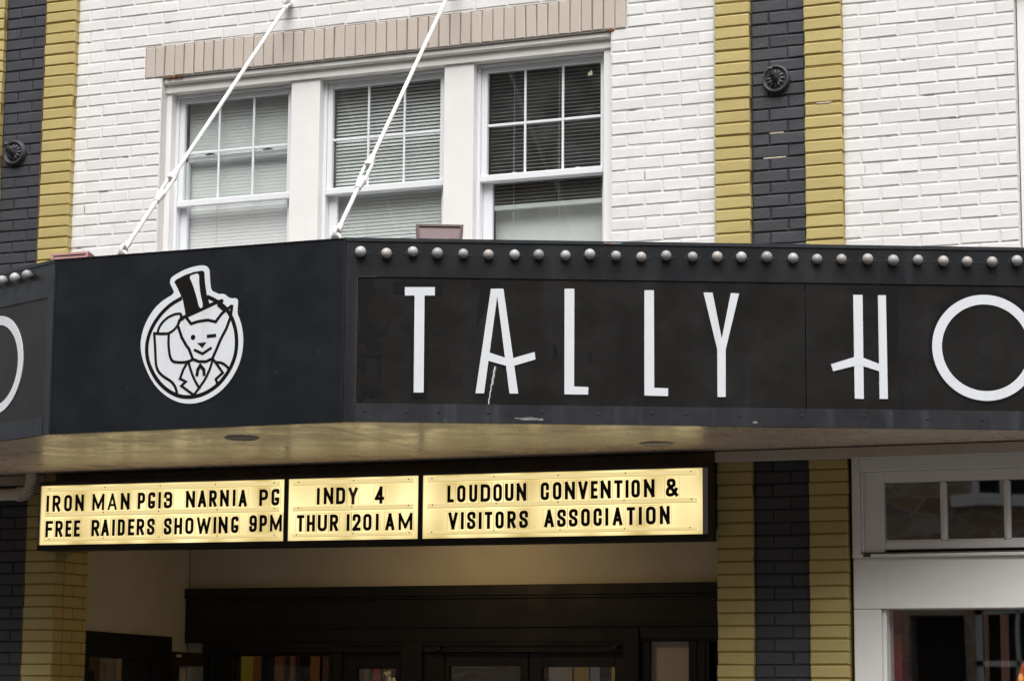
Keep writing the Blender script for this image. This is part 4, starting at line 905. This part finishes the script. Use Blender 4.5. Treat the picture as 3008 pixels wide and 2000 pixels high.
# side door unit
sd = empty('side_door', label='black framed side door with a yellow room behind its glass, at the left of the entrance', cat='door')
sp('head_panel', DOORB, 0, 1.31, 1.845, 2.0, -.06, .035, sd); sp('stile', DOORB, 0, .075, 0, 1.843, -.05, .03, sd); sp('stile', DOORB, .735, .95, 0, 1.843, -.05, .03, sd); sp('stile', DOORB, .96, 1.31, 0, 1.843, -.04, .02, sd); sp('stile', DOORB, 1.0, 1.04, 0, 1.843, .021, .032, sd)
sp('transom_bar', DOORB, 1.312, 1.643, 1.816, 1.906, -.06, .03, sd); sp('jamb', DOORB, 1.33, 1.478, 0, 1.814, -.06, .02, sd)
sp('label_plate', mat('cream_plate', (.6, .56, .5), .5), 1.39, 1.47, 1.872, 1.889, .0302, .036, sd)
sp('glass', GLD, .076, .734, .9, 1.843, -.02, -.015, sd)
yr = empty('yellow_room', label='yellow painted wall with a glow of its own, seen through the glass of the side door', cat='wall'); sp('wall_board', emit_mat('yellow_wall_glow', (.42, .21, .03), .06), -.05, 3.2, 0.2, 2.3, -.60, -.55, yr)  # wall emits faintly in place of light falling on it
ops = empty('open_sign', label='small dark framed sign with red letters inside the side door glass', cat='sign')
sp('frame', BOX, .02, .37, 1.2, 1.765, -.085, -.07, ops); sp('red_panel', mat('sign_red', (.16, .012, .01), .5), .04, .335, 1.2, 1.728, -.0695, -.065, ops); sp('sign_face', mat('sign_dark', (.035, .008, .008), .5, grain=.5, gscale=70), .07, .305, 1.2, 1.70, -.0645, -.06, ops)
for k, g_ in enumerate('OPEN'):
    x_ = .095+k*.052; b = MB(); closed, sts = G[g_]
    for st in sts:
        q = fillet([(x_+p[0]*.032, 1.63+p[1]*.045, *p[2:]) for p in st], .012, bool(closed)); strip_poly(q, .008, -.0595, -.058, sfr, b, bool(closed))
    b.build('letter', mat('sign_letter_red', (.22, .02, .015), .5) if k == 0 else bpy.data.materials['sign_letter_red'], ops)
# rear wall
RY = 1.95
rw = empty('rear_wall', label='cream plaster wall above the black entrance doors, lit warmly from above', cat='wall')
bx('plaster', PLAS, rw, -4.176, .30, RY, RY+.1, 2.330, 2.86); bx('plaster', PLAS, rw, -4.175, -4.033, RY, RY+.1, 1.906, 2.33)
bx('plaster', PLAS, rw, -4.175, -4.033, RY, RY+.1, 0, 1.815)
en = empty('entrance_doors', label='row of black panelled theatre entrance doors with a tall black header, under the letter board', cat='doors')
def eb(name, x0, x1, z0, z1, d0, d1=None, m_=DOORB, bev=.002): return bx(name, m_, en, x0, x1, RY-d0, RY+(.06 if d1 is None else d1), z0, z1, bev)
eb('header', -4.170, .20, 1.970, 2.262, .05); eb('header_cap', -4.178, .20, 2.2625, 2.329, .07)
eb('header_moulding', -4.10, .20, 2.245, 2.261, .062, -.0505); eb('header_moulding', -4.03, .20, 2.062, 2.080, .062, -.0505)
eb('head_rail', -4.03, -.955, 1.905, 1.9695, .06); eb('head_rail', -.94, .20, 1.985, 2.058, .066, -.0505)
eb('jamb', -4.03, -3.80, 0, 1.904, .04); eb('jamb', -3.58, -3.545, 0, 1.904, .03); eb('jamb', -3.06, -3.00, 0, 1.904, .05); eb('jamb', -2.56, -2.415, 0, 1.969, .075, .03); eb('jamb', -1.05, -.945, 0, 2.05, .075, .03)
eb('moulding', -2.41, -1.06, 1.945, 1.958, .072, -.061); eb('moulding', -2.998, -2.562, 1.945, 1.955, .07, -.061)
eb('moulding', -4.015, -3.995, 1.0, 1.969, .058, -.051); eb('moulding', -3.965, -3.95, 1.0, 1.969, .058, -.051)
# doors: stiles, top rail, glass
def door(x0, x1, g0, g1, gt, lab):
    dr = empty('door', parent=en)
    for (nm, a, b_, za, zb) in (('stile', x0, g0, 0, 1.903), ('stile', g1, x1, 0, 1.903), ('rail', g0+.0005, g1-.0005, gt, 1.903), ('rail', g0+.0005, g1-.0005, 0, .9)): bx(nm, DOORB, dr, a, b_, RY-.028, RY+.02, za, zb, .002)
    m = MB(); m.face([(g0, RY-.005, .9), (g1, RY-.005, .9), (g1, RY-.005, gt), (g0, RY-.005, gt)]); m.build('glass', GLD, dr)
door(-3.798, -3.582, -3.775, -3.60, 1.882, 'a'); door(-3.543, -3.062, -3.53, -3.10, 1.882, 'b'); door(-2.998, -2.562, -2.90, -2.62, 1.80, 'c')
door(-2.27, -1.70, -2.245, -1.752, 1.818, 'd'); door(-1.69, -1.052, -1.608, -1.119, 1.814, 'e')
eb('door_jamb', -2.414, -2.272, 0, 1.903, .04)
eb('side_stile', -.943, -.887, 0, 1.984, .045); eb('side_stile', -.632, -.50, 0, 1.984, .045); eb('side_stile', -.46, .20, 0, 1.984, .03); eb('moulding', -.60, -.58, 0, 1.984, .052, -.046); eb('moulding', -.54, -.525, 0, 1.984, .052, -.046)
bx('white_panel', PLAS, rw, -.886, -.633, RY-.01, RY+.05, 0, 1.984)
for (x, z) in ((-2.30, 1.93), (-1.10, 1.935)): eb('door_closer', x-.02, x+.02, z-.012, z+.01, .09, -.062, m_=SOCK)
# lobby behind the doors; its boards glow in place of room light
lob = empty('lobby', label='dim lobby with faintly self-glowing coloured boards behind the entrance doors', cat='room')
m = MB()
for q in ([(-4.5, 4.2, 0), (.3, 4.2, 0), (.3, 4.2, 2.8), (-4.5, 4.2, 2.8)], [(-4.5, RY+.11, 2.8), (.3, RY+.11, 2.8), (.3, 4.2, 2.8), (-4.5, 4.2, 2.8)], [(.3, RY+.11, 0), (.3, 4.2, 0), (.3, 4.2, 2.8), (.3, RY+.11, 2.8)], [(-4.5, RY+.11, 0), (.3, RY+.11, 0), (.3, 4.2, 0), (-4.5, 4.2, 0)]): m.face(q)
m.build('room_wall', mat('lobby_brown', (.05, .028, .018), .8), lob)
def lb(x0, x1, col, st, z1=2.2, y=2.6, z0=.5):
    nm = 'lobby_board_glow_%02d' % int(abs(x0)*10); bx('colour_board', emit_mat(nm, col, st), lob, x0, x1, y, y+.02, z0, z1)  # board lighting is put into its emission
k2 = 1.052
def lx(px_x): return 4+(px_x-4)*(2.6+12.1)/(1.95+12.1)   # same sight line, on the board plane
lf = (V3((0, 2.6, 0)), V3((1, 0, 0)), V3((0, 0, 1)), V3((0, -1, 0)))
b = MB(); b.prism([(lx(-3.78), .5), (lx(-3.715), .5), (lx(-3.665), 2.2), (lx(-3.78), 2.2)], -.02, 0, lf); b.build('yellow_board', emit_mat('lobby_yellow_glow', (.40, .27, .01), .055), lob)  # this board and the orange one emit their own dim light
b = MB(); b.prism([(lx(-3.7145), .5), (lx(-3.55), .5), (lx(-3.55), 2.2), (lx(-3.6645), 2.2)], -.02, 0, lf); b.build('orange_board', emit_mat('lobby_orange_glow', (.22, .045, .008), .05), lob)
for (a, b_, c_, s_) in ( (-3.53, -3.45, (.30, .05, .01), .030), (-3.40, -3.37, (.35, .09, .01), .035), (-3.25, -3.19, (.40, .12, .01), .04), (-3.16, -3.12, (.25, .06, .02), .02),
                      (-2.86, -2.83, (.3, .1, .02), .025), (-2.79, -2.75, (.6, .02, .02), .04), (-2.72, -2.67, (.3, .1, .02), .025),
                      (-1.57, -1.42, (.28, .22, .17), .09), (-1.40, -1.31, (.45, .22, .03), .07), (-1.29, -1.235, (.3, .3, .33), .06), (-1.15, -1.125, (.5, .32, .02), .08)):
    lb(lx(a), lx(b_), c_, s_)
st_ = empty('reflected_stone', label='brown stone slab standing in for the reflection in the middle entrance door glass', cat='reflection stand-in')
bx('reflected_stonework', STONE, st_, lx(-2.245), lx(-1.84), 2.5, 2.59, 0, 2.3); bx('reflected_strip', mat('reflected_strip_grey', (.3, .3, .3), .6), st_, lx(-1.83), lx(-1.76), 2.5, 2.59, 0, 2.3)  # slab and strip built in place of the stone wall mirrored in the glass
# ceiling of the entrance, with the lamp that lights the wall over the doors
ce = empty('entrance_ceiling', label='painted ceiling of the recessed entrance behind the letter board', cat='ceiling')
bx('ceiling_board', PLAS, ce, -4.3, .32, .30, 2.1, 2.862, 2.92)
cl = empty('ceiling_light', (-1.95, 1.0, 2.86), 'round warm ceiling lamp above the entrance doors, hidden behind the letter board', 'lamp')
m = MB(); m.lathe([(.13, 0), (.13, -.03), (.09, -.055), (.02, -.065)], (-1.95, 1.0, 2.861), (0, 0, 1), 24); m.build('shade', emit_mat('warm_lamp_glass', (1.0, .70, .32), 19.0), cl, smooth=True)
# solid wall right of the entrance
ew = empty('end_wall', label='inner wall of the entrance behind the right pilaster', cat='wall'); bx('plaster', PLAS, ew, .21, .31, .30, 4.2, 0, 2.86)

# cream bracket in front of the doors
br = empty('pipe_bracket', label='cream hollow pipe stub on a bent bracket in front of the middle entrance doors', cat='bracket')
m = MB(); m.lathe([(.019, -.10), (.019, 0), (.025, .004), (.025, .02), (.017, .02), (.015, .004)], (-2.50, 1.55, 1.755), (-.18, -.25, 1), 14); m.build('pipe_stub', PVC, br, smooth=True)
m = MB(); m.tube((-2.47, 1.56, 1.735), (-2.45, 1.56, 1.705), .012, 10); m.tube((-2.45, 1.56, 1.705), (-2.42, 1.56, 1.60), .014, 10); m.tube((-2.42, 1.56, 1.6), (-2.42, 1.90, 1.5), .014, 10); m.build('arm', PVC, br, smooth=True)

# ---------------------------------------------------------------- shop front at the lower right
shop = empty('white_facade', label='white painted shop facade around the transom window, right of the right pilaster', cat='facade')
def sb(name, x0, x1, y0, y1, z0, z1, m_=WW, bev=.003, par=shop): return bx(name, m_, par, x0, x1, y0, y1, z0, z1, bev)
sb('side_post', .8965, .938, -.022, .2, 2.352, 2.850); sb('top_fascia', .939, 4.0, -.018, .2, 2.786, 2.850); sb('top_moulding', .8965, 4.0, -.034, .2, 2.8505, 2.9)
tw = empty('transom_window', label='white transom window of three visible panes under the marquee at the right edge', cat='window')
fy0 = .012
def tbx(name, x0, x1, z0, z1, y0=fy0, y1=.08): return bx(name, WW, tw, x0, x1, y0, y1, z0, z1, .003)
tbx('bead', .939, .953, 2.367, 2.785, -.006, .05)
tbx('stile', .9535, 1.057, 2.367, 2.785); tbx('top_rail', 1.0575, 4.0, 2.728, 2.785); tbx('bottom_rail', 1.0575, 4.0, 2.38, 2.421)
x = 1.057; g = 0
while x < 3.6:
    a, b_ = x, x+.292; 
    m = MB(); m.face([(a, .045, 2.4215), (b_, .045, 2.4215), (b_, .045, 2.7275), (a, .045, 2.7275)]); m.build('pane', GLD, tw)
    bx('glazing_bar', WW, tw, b_, b_+.033, fy0+.004, .07, 2.4215, 2.7275, .010)
    bx('putty_bead', WW, tw, a, b_, .022, .044, 2.4215, 2.430, .003)
    x = b_+.033
sb('sill', .8965, 4.0, -.03, .2, 2.339, 2.3565); sb('sill_step', .953, 4.0, -.012, .2, 2.3568, 2.366, BRN, .001); sb('chipped_sill', .955, .995, -.0315, -.028, 2.342, 2.356, BRN, .001)
sb('fascia_board', .8965, 4.0, -.008, .2, 2.077, 2.3385); sb('door_post', .8965, 1.040, -.008, .2, 0, 2.0745); sb('post_bead', 1.0405, 1.060, .02, .2, 0, 2.0745)
sg = empty('shop_window', label='dark shop window with a reflected stone wall at the lower right corner', cat='window')
m = MB(); m.face([(1.0605, .10, .4), (3.6, .10, .4), (3.6, .10, 2.0765), (1.0605, .10, 2.0765)]); m.build('pane', GLD, sg)
bx('red_reveal', mat('maroon_reveal', (.30, .03, .045), .5, grain=.2), sg, 1.045, 1.10, .17, .32, 0, 2.3)
si = empty('shop_interior', label='dark shop interior behind the shop window', cat='room')
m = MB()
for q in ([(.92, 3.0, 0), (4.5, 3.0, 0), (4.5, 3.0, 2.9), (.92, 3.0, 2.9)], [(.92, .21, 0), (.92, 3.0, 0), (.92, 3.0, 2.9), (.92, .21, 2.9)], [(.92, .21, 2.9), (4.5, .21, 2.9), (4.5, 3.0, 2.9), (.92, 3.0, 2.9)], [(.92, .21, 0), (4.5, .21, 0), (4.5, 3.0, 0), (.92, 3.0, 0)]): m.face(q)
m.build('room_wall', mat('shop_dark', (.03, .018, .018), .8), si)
for (a, b_) in ((1.385, 1.405), (1.472, 1.514)): bx('curtain', emit_mat('orange_curtain_glow_%d' % int(a*100), (.35, .07, .01), .02), si, a, b_, .9, .93, .6, 2.08)  # curtains are no lamps; a dull glow is put into their material
lamp = empty('table_lamp', (1.68, .45, 1.2), 'glowing orange glass lamp behind the shop window at the lower right corner', 'lamp')
m = MB(); m.lathe([(.075, 0), (.07, .10), (.055, .20), (.035, .27), (.012, .30)], (1.70, .45, 1.53), (0, 0, 1), 20); m.build('shade', emit_mat('orange_glass', (.80, .11, .01), .26), lamp, smooth=True)
m = MB(); m.lathe([(.010, 0), (.013, .015), (.006, .035)], (1.675, .37, 1.72), (0, 0, 1), 10); m.build('bulb', emit_mat('lamp_flame', (1.0, .35, .04), .55), lamp, smooth=True)
m = MB(); m.lathe([(.06, 0), (.03, .05), (.015, .4)], (1.68, .45, 1.12), (0, 0, 1), 14); m.build('stand', SOCK, lamp, smooth=True)

# body of the building behind everything (blocks light)
bd = empty('building_body', label='plain upper mass of the theatre building behind the brick front', cat='building')
m = MB(); m.box(-7.6, 4.2, 4.3, 9, 0, 7.5); m.box(-7.6, 4.2, .301, 4.3, 7.3, 7.5); m.box(-7.6, -4.75, .301, 4.3, 0, 7.3); m.box(4.0, 4.2, .301, 4.3, 0, 7.3); m.box(-4.75, 4.0, 2.3, 4.3, 2.95, 7.3); m.build('wall', WB, bd)

# ---------------------------------------------------------------- street and the stone building opposite
def ground(name, x0, x1, y0, y1, z, m_):
    b = MB(); b.face([(x0, y0, z), (x1, y0, z), (x1, y1, z), (x0, y1, z)]); return b.build(name, m_, None, kind='structure')
ground('ground', -200, 200, -200, 200, -.16, PAVE)
ground('street', -200, 200, -16.4, -3.6, -.15, ASPH)
m = MB(); m.box(-200, 200, -3.6, 4.2, -.155, -.002); m.build('pavement', PAVE, None, kind='structure')
m = MB(); m.box(-200, 200, -20.0, -16.4, -.155, -.002); m.build('pavement', PAVE, None, kind='structure')
ob = empty('stone_building', (0, -20, 0), 'brown fieldstone building across the street, seen only as reflections', 'building')
OY = -20.0
m = MB()
for (x0, x1, z0, z1) in ((-45, -3.5, 0, 14), (-3.5, -2.75, 2.85, 14), (-2.75, -2.62, 0, 4.30), (-2.62, -1.0, 0, 1.0), (-2.62, -1.0, 2.95, 4.30), (-1.0, 45, 0, 4.30), (-2.75, -2.62, 4.30, 14), (-1.4, 45, 4.30, 14), (-2.62, -1.4, 6.0, 14)):
    m.box(x0, x1, OY-.4, OY, z0, z1)
m.build('wall', STONE, ob)
m = MB(); m.box(-45, 45, OY-6, OY-.6, 0, 13.9); m.build('inner_mass', ROOM, ob)
for (x0, x1, z0, z1) in ((-2.62, -1.0, 1.0, 2.95), (-2.62, -1.4, 4.45, 6.0)):
    m = MB(); m.box(x0, x0+.10, OY-.2, OY-.1, z0, z1); m.box(x1-.10, x1, OY-.2, OY-.1, z0, z1); m.box(x0, x1, OY-.2, OY-.1, z1-.1, z1); m.box(x0, x1, OY-.2, OY-.1, (z0+z1)/2+.2, (z0+z1)/2+.27)
    for k in (1, 2): xx = x0+(x1-x0)*k/3; m.box(xx-.02, xx+.02, OY-.2, OY-.1, z0, z1)
    m.build('window_frame', WW, ob)
m = MB(); m.box(-2.85, -1.2, OY-.1, OY+.12, 4.30, 4.45); m.build('window_sill', WW, ob)
